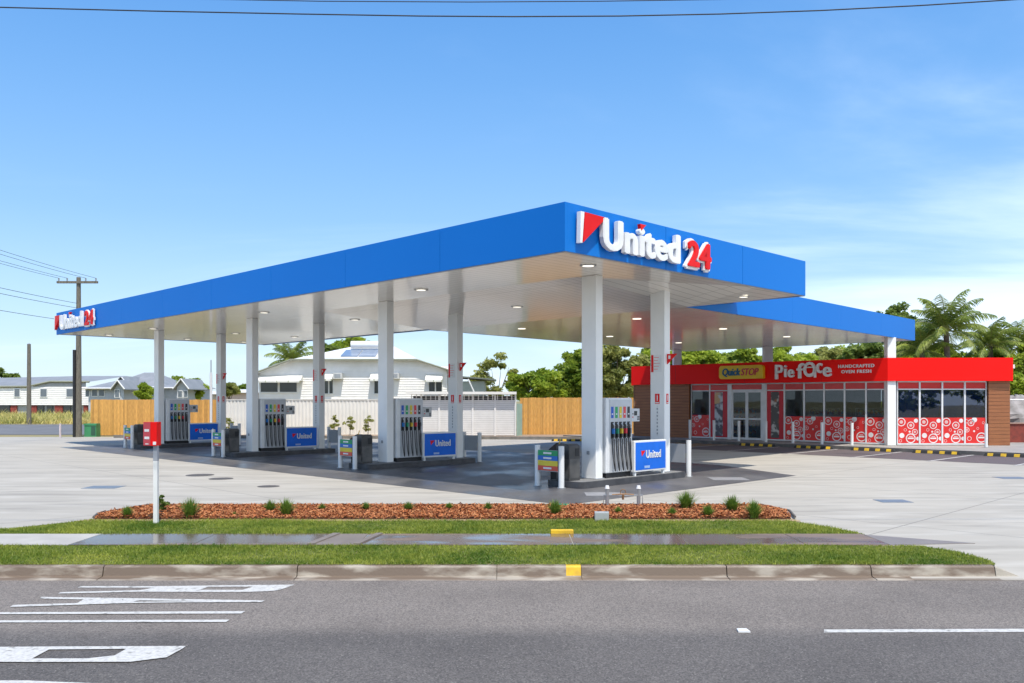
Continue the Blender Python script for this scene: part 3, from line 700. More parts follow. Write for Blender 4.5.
for a, b_ in ((-16.3, 21.9), (-21.5, 22.0), (-16.4, 27.2), (-21.6, 27.2), (-16.6, 32.4), (-21.8, 32.4)):
    g = MB(); g.cyl((a, b_, zb2 - .008), (a, b_, zb2 + .003), .14, .14, LIGHT, 16); o = g.build('downlight', lk)

# ------------------------------------------------------------------ islands and what stands on them
where = ['nearest the road corner', 'second from the road', 'third from the road', 'farthest, by the timber fence']
short = ['on the nearest island', 'on the second nearest island', 'on the third island, before the white fence', 'on the farthest island, behind the red sign']
ISM = mat('island_kerb', (0.045, 0.045, 0.05), rough=.5, c2=(.075, .075, .08), nscale=5, bump=.1)
IST = mat('island_top', (0.24, 0.24, 0.24), rough=.8, c2=(.17, .17, .17), nscale=4)
def isl_proto():
    r_ = root('pump_island'); g = MB()
    L0, L1, W = -.98, 3.25, .56; rr = .18
    pts = []
    for cx, cy, s0 in ((W - rr, L1 - rr, 0), (-W + rr, L1 - rr, 90), (-W + rr, L0 + rr, 180), (W - rr, L0 + rr, 270)):
        for k in range(5): t = R(s0 + 22.5 * k); pts.append((cx + rr * math.cos(t), cy + rr * math.sin(t)))
    g.prism(pts, 0, .146, ISM); g.build('kerb_edge', r_)
    g = MB(); g.prism([(x_ * .90, y_ * .97 + .03) for x_, y_ in pts], .1, .150, IST); g.build('concrete_top', r_)
    return r_
COLS = [(0.01, 0.10, 0.55), (0.01, 0.38, 0.13), (0.78, 0.60, 0.03), (0.80, 0.06, 0.07), (0.02, 0.02, 0.03)]
CM = [mat('grade_' + n_, c_, rough=.35) for n_, c_ in zip(('blue', 'green', 'yellow', 'red', 'black'), COLS)]
NC = [mat('nozzle_' + n_, c_, rough=.35) for n_, c_ in zip(('teal', 'green', 'yellow', 'red', 'black'), ((.01, .16, .5), (.01, .3, .15), (.75, .5, .02), (.7, .03, .05), (.03, .03, .04)))]
PUMPW = mat('pump_white', (.78, .79, .80), rough=.35); PUMPG = mat('pump_silver', (.55, .57, .60), rough=.4, metal=.2)
def pump_proto():
    r_ = root('fuel_pump')
    g = MB(); g.box(-.26, .26, .0, .99, .12, 1.90, PUMPW); bevel(g.build('cabinet', r_), .02)
    g = MB(); g.box(-.24, .24, .02, .97, 0, .119, BLACK); g.build('plinth', r_)
    for sx in (1, -1):
        T = lambda x_, y_, z_, sx=sx: (sx * x_, y_ if sx > 0 else .99 - y_, z_)
        g = MB(); g.box(.261, .275, .13, .985, .13, 1.86, PUMPG, T); g.build('door_panel', r_)
        g = MB()
        for k in range(5):
            yc = .215 + .158 * k; g.box(.276, .281, yc - .045, yc + .045, 1.42, 1.69, CM[k], T)
            g.box(.2815, .283, yc - .025, yc + .025, 1.50, 1.53, SIGNW, T)
        g.build('grade_labels', r_)
        for k in range(5):
            yc = .215 + .158 * k
            g = MB(); g.box(.2755, .279, yc - .055, yc + .055, .93, 1.33, BLACK, T); bt = g.build('nozzle_boot', r_)
            g = MB(); g.box(.28, .34, yc - .028, yc + .028, 1.05, 1.17, NC[k], T); g.box(.279, .33, yc - .02, yc + .02, .96, 1.05, BLACK, T)
            g.tube([T(.31, yc, 1.16), T(.35, yc, 1.24), T(.30, yc, 1.30)], .015, STEEL); g.build('nozzle', bt)
            g = MB(); pts = []
            for t in np.linspace(0, 1, 13):
                sgn = 1 if k % 2 else -1
                pts.append(T(.30 + .07 * math.sin(math.pi * t), yc - .035 + .07 * (t if t < 1 else 1) , .93 - .76 * math.sin(math.pi * min(1, t * 1.0)) ** .55 * 1.0))
            g.tube(pts, .013, BLACK, 6); g.build('hose', r_)
    return r_
def reader_proto():
    r_ = root('card_reader')
    g = MB(); g.cyl((0, 0, 0), (0, 0, 1.60), .03, .03, WHITE, 12); g.build('post', r_)
    g = MB(); g.box(-.07, .10, -.02, .33, 1.32, 1.64, mat('reader_grey', (.62, .63, .64), rough=.4)); bevel(g.build('housing', r_), .012)
    g = MB(); g.box(.101, .105, .10, .22, 1.47, 1.58, mat('reader_screen', (.03, .04, .05), rough=.15)); g.build('screen', r_)
    g = MB()
    for p in range(3):
        for q in range(3): g.box(.101, .107, .225 + .03 * p, .245 + .03 * p, 1.36 + .035 * q, 1.38 + .035 * q, BLACK)
    g.box(.101, .106, .02, .07, 1.50, 1.52, BLACK); g.box(.101, .106, .02, .07, 1.42, 1.44, RED); g.build('keypad', r_)
    return r_
def advert_proto():
    r_ = root('sign_panel'); g = MB(); g.box(-.05, .05, 0, 1.34, .10, .86, WHITE); bevel(g.build('frame', r_), .01)
    for sx in (1, -1):
        T = lambda x_, y_, z_, sx=sx: (sx * x_, y_ if sx > 0 else 1.34 - y_, z_)
        g = MB(); g.box(.0505, .056, .045, 1.295, .145, .815, SIGNBLUE, T); g.build('blue_face', r_)
        fn = lambda u, d, z, T=T: T(.056 + d, u, z)
        g = MB(); add_text(g, 'United', SIGNW, fn, .46, 1.08, .42, .62, .001, .008, offset=.0, spacing=1.05, bold=.008)
        P = [T(.060, .26, .61), T(.060, .44, .61), T(.060, .29, .47)]; g.add(P, [(0, 1, 2)] if sx < 0 else [(0, 2, 1)][:1], RED)
        g.build('lettering', r_)
        g = MB(); g.box(.0565, .058, .40, .62, .18, .24, mat('sticker', (.35, .5, .8), rough=.5), T); g.build('sticker', r_)
    g = MB(); g.box(-.03, .03, .04, .10, 0, .11, WHITE); g.build('leg', r_)
    g = MB(); g.box(-.03, .03, 1.22, 1.28, 0, .10, WHITE); g.build('leg', r_)
    return r_
def bin_proto():
    r_ = root('waste_bin'); g = MB()
    prof = [(-.20, 0), (.20, 0), (.20, .80), (.12, .84), (-.12, .84), (-.20, .80)]
    P = [(x_, y_, z_) for y_ in (-.19, .19) for x_, z_ in prof]; n_ = 6
    g.add(P, [tuple(range(n_))[::-1], tuple(range(n_, 2 * n_))] + [(k, (k + 1) % n_, (k + 1) % n_ + n_, k + n_) for k in range(n_)][::1], DKGREY)
    bevel(g.build('bin_body', r_), .012)
    for sx in (1, -1):
        g = MB(); g.box(min(sx * .201, sx * .206), max(sx * .201, sx * .206), .02, .15, .56, .74, BLACK); g.build('opening', r_)
    g = MB(); g.box(.201, .204, -.17, .17, .06, .50, mat('bin_door', (.14, .135, .13), rough=.35, metal=.4, c2=(.08, .08, .08), nscale=3)); g.build('service_door', r_)
    g = MB(); g.box(-.17, .17, -.196, -.192, .06, .50, mat('bin_door', (.14, .135, .13))); g.build('service_door', r_)
    return r_
def squeegee_proto():
    r_ = root('squeegee_bucket'); g = MB()
    g.prism([(-.10, -.10), (.10, -.10), (.10, .10), (-.10, .10)], 0, .62, BLACK); g.build('bucket_stand', r_)
    g = MB()
    P = [(-.13, -.13, .62), (.13, -.13, .62), (.13, .13, .62), (-.13, .13, .62), (-.13, -.13, .70), (.13, -.13, .70), (.13, .13, .84), (-.13, .13, .84)]
    g.add(P, [(3, 2, 1, 0), (4, 5, 6, 7), (0, 1, 5, 4), (1, 2, 6, 5), (2, 3, 7, 6), (3, 0, 4, 7)], BLACK); g.build('lid', r_)
    g = MB(); g.cyl((0, .04, .7), (.04, .1, .95), .012, .012, YEL, 8); g.build('squeegee_handle', r_)
    return r_
def bollard_pair_proto(front=True):
    r_ = root('guard_bollards')
    for s0 in (-.37, .37):
        g = MB(); g.cyl((s0, 0, 0), (s0, 0, .95), .066, .066, WHITE, 16); bevel(g.build('bollard', r_), .01)
        g = MB(); g.cyl((s0, 0, 0), (s0, 0, .012), .10, .10, GREY, 16); g.build('base_flange', r_)
    if front:
        bands = [((.02, .33, .12), .12), ((.02, .16, .55), .11), ((.80, .62, .05), .12), ((.75, .10, .06), .11)]
        g = MB(); z = .84
        for k, (c_, h_) in enumerate(bands):
            m = mat('band_%d' % k, c_, rough=.5); g.box(-.30, .30, -.06, -.045, z - h_ + .001, z, m); 
            if k != 2: g.box(-.13, .12, -.0635, -.0605, z - h_ * .68, z - h_ * .32, SIGNW)
            z -= h_
        g.box(-.30, .30, -.0445, -.035, .36, .85, GREY); g.build('sign_board', r_)
    else:
        g = MB(); g.box(-.30, .30, -.045, -.03, .36, .85, mat('board_back', (.36, .38, .41), rough=.5)); g.build('sign_board', r_)
        g = MB(); z = .84
        for k in range(4): g.box(-.30, .30, -.0295, -.02, z - .115, z, mat('band_%d' % k, (1, 1, 1))); z -= .116
        g.build('sign_face', r_)
    return r_
protos = {}
def place(kind, make, i, da, db, z, label, cat, group):
    a, b0 = ISL[i]
    if kind not in protos: o = protos[kind] = make()
    else: o = copy_tree(protos[kind])
    o.location = AB(a + da, b0 + db, z); o.rotation_euler = (0, 0, RZ)
    return tag(o, label, cat, group)
for i in range(4):
    place('isl', isl_proto, i, -.05, 0, .004, 'black-edged concrete kerb island, ' + where[i], 'island', 'pump islands under the canopy')
    place('pump', pump_proto, i, 0.0, .20, .15, 'white multi-hose fuel pump ' + short[i], 'fuel pump', 'fuel pumps in a row')
    place('reader', reader_proto, i, .10, 1.27, .15, 'grey payment terminal on white post ' + short[i], 'payment terminal', 'payment terminals beside the pumps')
    place('advert', advert_proto, i, .36, 1.10, .15, 'blue sign panel with white lettering ' + short[i], 'sign panel', 'blue sign panels beside the pumps')
    place('bin', bin_proto, i, -.10, -.74, .15, 'dark steel waste bin ' + short[i], 'bin', 'waste bins on the islands')
    place('squee', squeegee_proto, i, -.44, -.76, .15, 'black windscreen washing bucket ' + short[i], 'wash bucket', 'washing buckets on the islands')
    place('bolf', lambda: bollard_pair_proto(True), i, -.34, -1.12, .004, 'pair of white bollards with striped colour board ' + ['at the road end of the nearest island', 'at the road end of the second island', 'at the road end of the third island', 'at the road end of the farthest island'][i], 'bollards', 'bollard pairs at the road ends')
    place('bolb', lambda: bollard_pair_proto(False), i, .08, 3.38, .004, 'pair of white bollards with grey-backed board ' + ['at the shop end of the nearest island', 'at the back end of the second island', 'at the back end of the third island', 'at the back end of the farthest island'][i], 'bollards', 'bollard pairs at the back ends')

# ------------------------------------------------------------------ shop
BX, BY = 15.6, 35.0
shop = root('shop_building', (BX, BY, .13), 0, 'low red shop with glass front and timber-look cladding behind the pumps', 'shop')
def F(u, d, z): return (BX - u / S2 - d / S2, BY + u / S2 - d / S2, z)       # along the angled front, outward d
def G(u, d, z): return (BX + u, BY - d, z)                                   # the short front square to the road
def up(p):
    t = (p - 512) / 852; return (50.6 / (1 + t) - 35.0) * S2
def bx(g, fn, u0, u1, d0, d1, z0, z1, m): g.box(u0, u1, d0, d1, z0, z1, m, fn)
U_L = 13.12; U_W = up(690); Z0, ZF0, ZF1 = .135, 2.78, 3.73
XR = 4.87
tb = math.tan(R(22.5))     # mitre at the bend
g = MB()
def fasc(d0, d1, z0, z1, m):
    P = [F(U_L, d0, z0), F(d0 * tb, d0, z0), G(XR, d0, z0), G(XR, d1, z0), F(d1 * tb, d1, z0), F(U_L, d1, z0)]
    P += [(x_, y_, z1) for x_, y_, z_ in P]
    # P order: front line (d0 outer) then back line
    Fc = [(0, 1, 7, 6), (1, 2, 8, 7), (2, 3, 9, 8), (3, 4, 10, 9), (4, 5, 11, 10), (5, 0, 6, 11), (6, 7, 10, 11), (7, 8, 9, 10), (0, 5, 4, 1), (1, 4, 3, 2)]
    g.add(P, Fc, m)
# the bend opens towards the viewer, so the outer line is a little shorter on both sides
fasc(.20, .12, ZF0, ZF1, SHOPRED)
g.box(XR - .08 + BX, XR + BX, BY - .118, BY + 12.0, ZF0, ZF1 - .004, SHOPRED)
P0 = F(U_L, .118, 0); P1 = (9.5, 47.5, 0)
g.add([(P0[0], P0[1], ZF0), (P1[0], P1[1], ZF0), (P1[0], P1[1], ZF1 - .004), (P0[0], P0[1], ZF1 - .004)], [(0, 1, 2, 3)], SHOPRED)
g.build('fascia', shop, world=True)
g = MB(); 
for u in (2.9, 6.6, 10.4):
    bx(g, F, u, u + .012, .2005, .2025, ZF0, ZF1, mat('joint_dark', (.35, .01, .01)))
g.build('fascia_joints', shop, world=True)
g = MB(); rp_ = [F(U_L - .1, .05, 0)[:2], F(.05, .05, 0)[:2], G(XR - .1, .05, 0)[:2], (BX + XR - .1, 47), (9.6, 47.3)]
g.prism(rp_, 3.10, 3.16, TINROOF); g.build('roof', shop, world=True)
g = MB(); g.prism(rp_, 2.785, 2.82, mat('shop_ceiling', (.8, .8, .78), rough=.7)); g.build('ceiling', shop, world=True)
g = MB(); g.prism([F(U_L - .3, -.4, 0)[:2], F(.1, -.4, 0)[:2], G(XR - .3, -.4, 0)[:2], (BX + XR - .3, 46.7), (9.8, 46.9)], .131, .145, mat('shop_floor', (.55, .53, .50), rough=.3)); g.build('floor', shop, world=True)
# walls
def clad(g, fn, u0, u1, d, z0, z1, pitch=.15):
    z = z0
    while z < z1 - .01:
        t = min(pitch - .012, z1 - z); bx(g, fn, u0, u1, d - .10, d, z, z + t, CLAD); z += pitch
    bx(g, fn, u0 + .01, u1 - .01, d - .12, d - .012, z0, z1, mat('clad_gap', (.05, .025, .015)))
g = MB(); clad(g, F, U_W + .05, U_L, .02, Z0, ZF0 - .003); g.build('brown_wall', shop, world=True)
g = MB(); clad(g, G, 3.98, XR - .02, .02, Z0, ZF0 - .003); g.build('brown_wall', shop, world=True)
g = MB(); bx(g, lambda u, d, z: (BX + XR - .03 - d, BY + u, z), .12, 11.9, 0, .10, Z0, ZF0, mat('side_wall', (.42, .36, .30), rough=.8))
g.prism([(9.6, 47.2), (BX + XR - .15, 46.9), (BX + XR - .15, 47.1), (9.6, 47.4)], Z0, 2.78, mat('rear_wall', (.65, .62, .58), rough=.8))
P = [(P0[0] + .1, P0[1], Z0), (P1[0] + .1, P1[1], Z0), (P1[0] + .1, P1[1], ZF0), (P0[0] + .1, P0[1], ZF0)]
g.add(P, [(0, 1, 2, 3)], mat('side_wall', (.4, .4, .4)))
g.build('rear_wall', shop, world=True)
# left porch column with its bit of fascia
g = MB(); bx(g, F, U_L + .02, U_L + .30, -.9, -.62, Z0, 3.74, COLW); g.build('porch_post', shop, world=True)
g = MB(); bx(g, F, U_L + .002, U_L + .55, -.60, -.54, ZF0 - .02, ZF1, SHOPRED); bx(g, F, U_L + .05, U_L + .45, -.539, -.536, ZF0 + .1, ZF1 - .15, mat('porch_reflection', (.6, .45, .3))); g.build('porch_fascia', shop, world=True)  # the inset cream patch paints a yellow reflection onto the fascia
VINYLR = mat('vinyl_red', (.74, .03, .025), rough=.35, c2=(.62, .02, .02), nscale=3)
VINYLW = mat('vinyl_white', (.80, .76, .75), rough=.4); VINYLP = mat('vinyl_pink', (.74, .48, .46), rough=.4)
PAT = [(.17, .83, .175, 1), (.62, .70, .15, 1), (.87, .88, .085, 0), (.36, .52, .06, 2), (.82, .44, .12, 1), (.57, .45, .04, 0), (.2, .3, .105, 0), (.62, .19, .20, 3), (.13, .09, .06, 2), (.97, .18, .08, 0)]
PAT2 = [(.80, .22, .21, 3), (.28, .80, .14, 1), (.45, .92, .11, 0), (.08, .52, .10, 1), (.62, .58, .05, 2), (.20, .18, .09, 2), (.9, .8, .05, 2), (.05, .86, .08, 2), (.44, .47, .04, 0)]
def vinyl(g, fn, u0, u1, z0, z1, d, flip, pat):
    bx(g, fn, u0, u1, d, d + .004, z0, z1, VINYLR)
    W_ = abs(u1 - u0)
    def pt(x_, y_, dd):
        x_ = min(max(x_, 0), W_); y_ = min(max(y_, 0), z1 - z0)
        return fn((u0 + x_) if not flip else (u1 - x_), d + dd, z0 + y_)
    for fx, fz, r_, ty in pat:
        cx, cy = fx * W_, fz * (z1 - z0); n_ = 20
        def ring(ri, ro, dd, m):
            for k in range(n_):
                t0, t1 = 2 * math.pi * k / n_, 2 * math.pi * (k + 1) / n_
                g.add([pt(cx + ri * math.cos(t0), cy + ri * math.sin(t0), dd), pt(cx + ro * math.cos(t0), cy + ro * math.sin(t0), dd),
                       pt(cx + ro * math.cos(t1), cy + ro * math.sin(t1), dd), pt(cx + ri * math.cos(t1), cy + ri * math.sin(t1), dd)], [(0, 1, 2, 3)], m)
        if ty == 0:
            ring(0.0, r_, .0062, VINYLW); 
        else:
            ring(r_ * .80, r_, .0062, VINYLW)
            if ty == 1: ring(0, r_ * .42, .0066, VINYLP); 
            if ty == 3:
                q = [(-r_ * .62, -.03), (r_ * .62, -.03), (r_ * .62, .03), (-r_ * .62, .03)]
                g.add([pt(cx + a_, cy + b_, .0066) for a_, b_ in q], [(0, 1, 2, 3)], VINYLW)
                q = [(-r_ * .45, .055), (r_ * .45, .055), (r_ * .3, .095), (-r_ * .3, .095)]
                g.add([pt(cx + a_, cy + b_, .0066) for a_, b_ in q], [(0, 1, 2, 3)], VINYLP)
ZTR, ZTT, ZV = 2.45, 2.73, 1.27
FRM = mat('window_frame', (.76, .77, .78), rough=.35)
def window(fn, u0, u1, d, flip, glass, vin=True, banner=None, pat=PAT):
    lo_, hi_ = min(u0, u1), max(u0, u1)
    g = MB(); fw = .032
    bx(g, fn, lo_, lo_ + fw, d - .06, d + .03, Z0 + .02, ZF0 - .01, FRM); bx(g, fn, hi_ - fw, hi_, d - .06, d + .03, Z0 + .02, ZF0 - .01, FRM)
    for z_ in (Z0 + .02, ZTR - .03, ZTT): bx(g, fn, lo_ + fw + .001, hi_ - fw - .001, d - .06, d + .028, z_, z_ + (.06 if z_ < 1 else .045), FRM)
    o = g.build('window', shop, world=True)
    g = MB(); bx(g, fn, lo_ + fw, hi_ - fw, d - .02, d - .012, Z0 + .08, ZTR - .03, glass); g.build('pane', o, world=True)
    g = MB(); bx(g, fn, lo_ + fw, hi_ - fw, d - .02, d - .012, ZTR + .016, ZTT - .001, mat('transom_red', (.66, .02, .02), rough=.2)); g.build('transom', o, world=True)
    if glass is GLASSB:  # added sheet whose mottled blue imitates sky reflected in the glass
        g = MB(); bx(g, fn, lo_ + fw, hi_ - fw, d - .16, d - .15, Z0 + .08, ZTR, mat('reflection_blue', (.11, .16, .30), rough=.8, c2=(.05, .08, .17), nscale=1.3, stretch=(1, 1, .5), lo=.4, hi=.6)); g.build('reflection_sheet', o, world=True)
    if vin:
        g = MB(); vinyl(g, fn, lo_ + fw, hi_ - fw, Z0 + .085, ZV, d - .010, flip, pat); g.build('vinyl_graphic', o, world=True)
    if banner is not None:
        g = MB(); m_ = mat('banner_red', (.60, .015, .03), rough=.4)
        bx(g, fn, lo_ + fw, hi_ - fw, d - .010, d - .006, Z0 + .085, ZTR - .031, m_)
        u_a, u_b = lo_ + .30 * (hi_ - lo_), lo_ + .74 * (hi_ - lo_)
        bx(g, fn, u_a, u_b, d - .005, d + .004, Z0 + .14, ZTR - .08, banner); g.build('poster', o, world=True)
    return o
POST1 = mat('poster_light', (.55, .58, .60), rough=.5, c2=(.10, .10, .12), nscale=3.2, ndet=3, lo=.44, hi=.56, c3=(.62, .40, .20), n3=1.6, lo3=.55, hi3=.6)
POST2 = mat('poster_dark', (.10, .095, .09), rough=.5, c2=(.55, .53, .50), nscale=3.0, ndet=3, lo=.52, hi=.6, c3=(.30, .12, .06), n3=2.1, lo3=.6, hi3=.65)
DG = -.12
pxs = [690, 708.6, 727]
window(F, up(708.6), up(690), DG, True, GLASS, pat=PAT2)
window(F, up(727), up(708.6), DG, True, GLASS, vin=False, banner=POST1)
window(F, up(783.3), up(765), DG, True, GLASS, vin=False, banner=POST2)
pp = [783.3, 803, 823, 843.5, 865, 886.5]
for i in range(5): window(F, up(pp[i + 1]), up(pp[i]), DG, True, GLASS, pat=(PAT if i % 2 == 0 else PAT2))
qq = [.27, 1.20, 2.13, 3.06, 3.95]
for i in range(4): window(G, qq[i], qq[i + 1], DG, False, GLASSB, pat=PAT if i < 3 else PAT2)
# door
u0, u1 = up(765), up(727)
g = MB(); bx(g, F, u0, u0 + .20, DG - .06, DG + .05, Z0, ZF0 - .01, FRM); bx(g, F, u1 - .20, u1, DG - .06, DG + .05, Z0, ZF0 - .01, FRM)
bx(g, F, u0 + .201, u1 - .201, DG - .06, DG + .045, ZTR - .02, ZTR + .04, FRM); bx(g, F, u0 + .201, u1 - .201, DG - .06, DG + .045, ZTT, ZF0 - .01, FRM)
bx(g, F, u0 + .201, u1 - .201, DG - .02, DG - .012, ZTR + .041, ZTT - .001, mat('transom_red', (.66, .02, .02)))
g.build('door_frame', shop, world=True)
um = (u0 + u1) / 2
for ua, ub in ((u0 + .205, um - .004), (um + .004, u1 - .205)):
    g = MB()
    for a_, b_, c_, d_ in ((ua, ua + .07, Z0 + .01, ZTR - .025), (ub - .07, ub, Z0 + .01, ZTR - .025), (ua + .071, ub - .071, Z0 + .01, Z0 + .11), (ua + .071, ub - .071, ZTR - .10, ZTR - .025), (ua + .071, ub - .071, 1.08, 1.15)):
        bx(g, F, a_, b_, DG - .02, DG + .02, c_, d_, FRM)
    o = g.build('door', shop, world=True)
    g = MB(); bx(g, F, ua + .05, ub - .05, DG - .004, DG + .004, Z0 + .08, ZTR - .08, GLASS); g.build('pane', o, world=True)
# signs on the fascia
g = MB(); u_a, u_b = up(767.3), up(723.5)      # note: u grows to the left
zc0, zc1, rr = 2.98, 3.60, .14
pts = []
for cx, cz, s0 in ((u_b - rr, zc1 - rr, 0), (u_a + rr, zc1 - rr, 90), (u_a + .03, zc0 + .03, 180), (u_b - rr, zc0 + rr, 270)):
    r2 = .03 if s0 == 180 else rr
    for k in range(6): t = R(s0 + 18 * k); pts.append((cx + r2 * math.cos(t), cz + r2 * math.sin(t)))
YSIGN = mat('sign_yellow', (.86, .58, .02), rough=.35)
n_ = len(pts); P = [F(u, .204, z) for u, z in pts] + [F(u, .40, z) for u, z in pts]
g.add(P, [tuple(range(n_, 2 * n_)), tuple(range(n_))[::-1]] + [(k, (k + 1) % n_, (k + 1) % n_ + n_, k + n_) for k in range(n_)], YSIGN)
q = g.build('yellow_sign', shop, world=True)
FM = lambda u, d, z: F(-u, d, z)
uL, uR = -u_b, -u_a; wS = uR - uL
g = MB(); NAVY = mat('letter_teal', (.01, .12, .25), rough=.4); PINKR = mat('letter_red', (.62, .03, .08), rough=.4)
add_text(g, 'Quick', NAVY, FM, uL + .08 * wS, uL + .50 * wS, 3.07, 3.48, .402, .42, shear=.15, bold=.022)
add_text(g, 'STOP', PINKR, FM, uL + .51 * wS, uL + .91 * wS, 3.13, 3.46, .402, .42, shear=.25, bold=.012)
g.build('sign_lettering', q, world=True)
g = MB(); uA, uB = -up(778), -up(835.5)
def sg(px): return -up(px)
add_text(g, 'P', LETTER, FM, sg(778.5), sg(786.5), 2.93, 3.58, .24, .34, bold=.022)
add_text(g, 'i', LETTER, FM, sg(787.5), sg(790), 3.02, 3.55, .24, .34, bold=.022)
add_text(g, 'e', LETTER, FM, sg(791), sg(797.5), 3.0, 3.36, .24, .34, bold=.022)
add_text(g, 'f', LETTER, FM, sg(800), sg(807.5), 2.95, 3.62, .24, .34, bold=.022)
add_text(g, 'o', LETTER, FM, sg(806.8), sg(819), 3.0, 3.66, .25, .35)
add_text(g, 'c', LETTER, FM, sg(819.5), sg(825.5), 3.16, 3.60, .24, .34, bold=.022)
add_text(g, 'e', LETTER, FM, sg(826), sg(834.5), 3.0, 3.42, .24, .34, bold=.022)
# the hat brim, smile and stem that turn the o into an a
ua, ub = sg(808.5), sg(817.5)
P = []
for k in range(9):
    t = k / 8; u_ = ua + (ub - ua) * t; z_ = 3.22 - .10 * math.sin(math.pi * t)
    P += [(u_, z_)]
for k in range(8):
    (ua_, za), (ub_, zb) = P[k], P[k + 1]
    g.add([FM(ua_, .345, za - .022), FM(ub_, .345, zb - .022), FM(ub_, .345, zb + .022), FM(ua_, .345, za + .022)], [(0, 1, 2, 3)], LETTER)
bx(g, FM, ua, ub, .30, .346, 3.40, 3.45, LETTER)
bx(g, FM, sg(817.3), sg(819.1), .25, .35, 2.98, 3.36, LETTER)
g.build('shop_lettering', shop, world=True)
g = MB(); add_text(g, 'HANDCRAFTED', LETTER, FM, sg(840.5), sg(876.5), 3.36, 3.50, .203, .23, spacing=1.2, bold=.008)
add_text(g, 'OVEN FRESH', LETTER, FM, sg(843.5), sg(873.5), 3.13, 3.27, .203, .23, spacing=1.2, bold=.008); g.build('small_lettering', shop, world=True)
g = MB(); bx(g, G, XR + .002, XR + .22, -.25, -.05, 3.30, 3.46, WHITE); g.build('security_light', shop, world=True)
# interior fittings glimpsed through the glass
SH = mat('shelf_metal', (.45, .45, .46), rough=.5); GOODS = mat('packets', (.45, .10, .06), rough=.6, c2=(.12, .28, .42), nscale=7, ndet=1, lo=.42, hi=.58, c3=(.65, .55, .20), n3=5, lo3=.52, hi3=.6)
lab = ['stocked shelf unit inside the shop left of the glass doors', 'stocked shelf unit inside the shop behind the middle windows', 'stocked shelf unit inside the shop near the white corner column']
for k, (u, d) in enumerate(((8.3, -2.6), (3.9, -2.8), (1.6, -2.6))):
    r_ = root('shelf_unit', F(u, d, .145), 3 * math.pi / 4, lab[k], 'shelves', 'shelf units inside the shop')
    g = MB(); g.box(-.9, .9, -.02, .02, 0, 1.5, SH); g.box(-.9, -.87, -.25, .25, 0, 1.5, SH); g.box(.87, .9, -.25, .25, 0, 1.5, SH)
    for z_ in (.1, .45, .8, 1.15, 1.47): g.box(-.869, .869, -.25, .25, z_, z_ + .025, SH)
    g.build('frame', r_)
    g = MB()
    for z_ in (.126, .476, .826, 1.176):
        x_ = -.84
        while x_ < .78:
            wq = random.Random(int(x_ * 100) + k * 7).uniform(.08, .16); hq = random.Random(int(x_ * 91 + z_ * 10)).uniform(.16, .27)
            g.box(x_, x_ + wq - .01, .05, .22, z_, z_ + hq, GOODS); g.box(x_, x_ + wq - .01, -.22, -.05, z_, z_ + hq, GOODS); x_ += wq
    tag(g.build('packets', r_), kind='stuff')
r_ = root('service_counter', F(6.1, -4.4, .145), 3 * math.pi / 4, 'pale service counter deep inside the shop facing the doors', 'counter')
g = MB(); g.box(-1.6, 1.6, -.3, .3, 0, .95, mat('counter_front', (.55, .5, .45), rough=.5)); g.build('cabinet', r_)
g = MB(); g.box(-1.65, 1.65, -.35, .35, .951, .99, mat('counter_top', (.2, .2, .2), rough=.3)); g.build('counter_top', r_)

# bollards in front of the shop
def bollard(x_, y_, label, h_=.93, base=.13):
    r_ = root('shop_bollard', (x_, y_, base), 0, label, 'bollard', 'bollards along the shop front')
    g = MB(); g.cyl((0, 0, 0), (0, 0, h_), .06, .06, WHITE, 14); bevel(g.build('post', r_), .008)
    g = MB(); g.cyl((0, 0, 0), (0, 0, .015), .1, .1, GREY, 14); g.build('base_flange', r_)
    return r_
bl = ['white bollard before the left edge of the shop glazing', 'white bollard before the light poster window', 'white bollard before the left door leaf', 'white bollard before the dark food poster',
      'white bollard under the P of the shop lettering', 'white bollard under the last e of the shop lettering', 'white bollard before the glazing left of the corner column', 'white bollard beside the brown cladding at the right end of the shop']
for k, p in enumerate((690, 714, 739, 766, 793, 822, 852)):
    t = (p - 512) / 852; y_ = 48.95 / (1 + t); bollard(t * y_, y_, bl[k])
bollard(18.7, 33.6, bl[7])
# wheel stops
RUB = mat('stop_rubber', (.035, .035, .035), rough=.8)
def stop(x_, y_, rz, label):
    r_ = root('wheel_stop', (x_, y_, .008), rz, label, 'wheel stop', 'black and yellow wheel stops')
    g = MB(); P = [(-.85, -.075, 0), (.85, -.075, 0), (.85, .075, 0), (-.85, .075, 0), (-.80, -.04, .10), (.80, -.04, .10), (.80, .04, .10), (-.80, .04, .10)]
    g.add(P, [(3, 2, 1, 0), (4, 5, 6, 7), (0, 1, 5, 4), (1, 2, 6, 5), (2, 3, 7, 6), (3, 0, 4, 7)], RUB); g.build('rubber_block', r_)
    for c_ in (-.63, -.21, .21, .63):
        g = MB()
        P = [(c_ - .09, -.076, .005), (c_ + .09, -.076, .005), (c_ + .09, -.045, .098), (c_ - .09, -.045, .098), (c_ + .09, .03, .103), (c_ - .09, .03, .103), (c_ + .09, -.042, .103), (c_ - .09, -.042, .103)]
        g.add(P, [(0, 1, 2, 3), (3, 2, 6, 7), (7, 6, 4, 5)], YEL)
        g.build('yellow_patch', r_)
wl = ['wheel stop before the glass doors', 'wheel stop below the shop lettering', 'wheel stop left of the corner column', 'wheel stop before the sunlit blue windows', 'wheel stop at the right end of the shop']
for k, a in enumerate((-18.5, -15.95, -13.55, -11.2, -8.75)):
    p = AB(a, 33.45); stop(p[0], p[1], RZ, 'black rubber ' + wl[k])
stop(2.75, 41.2, R(-6), 'black rubber wheel stop in front of the timber fence')

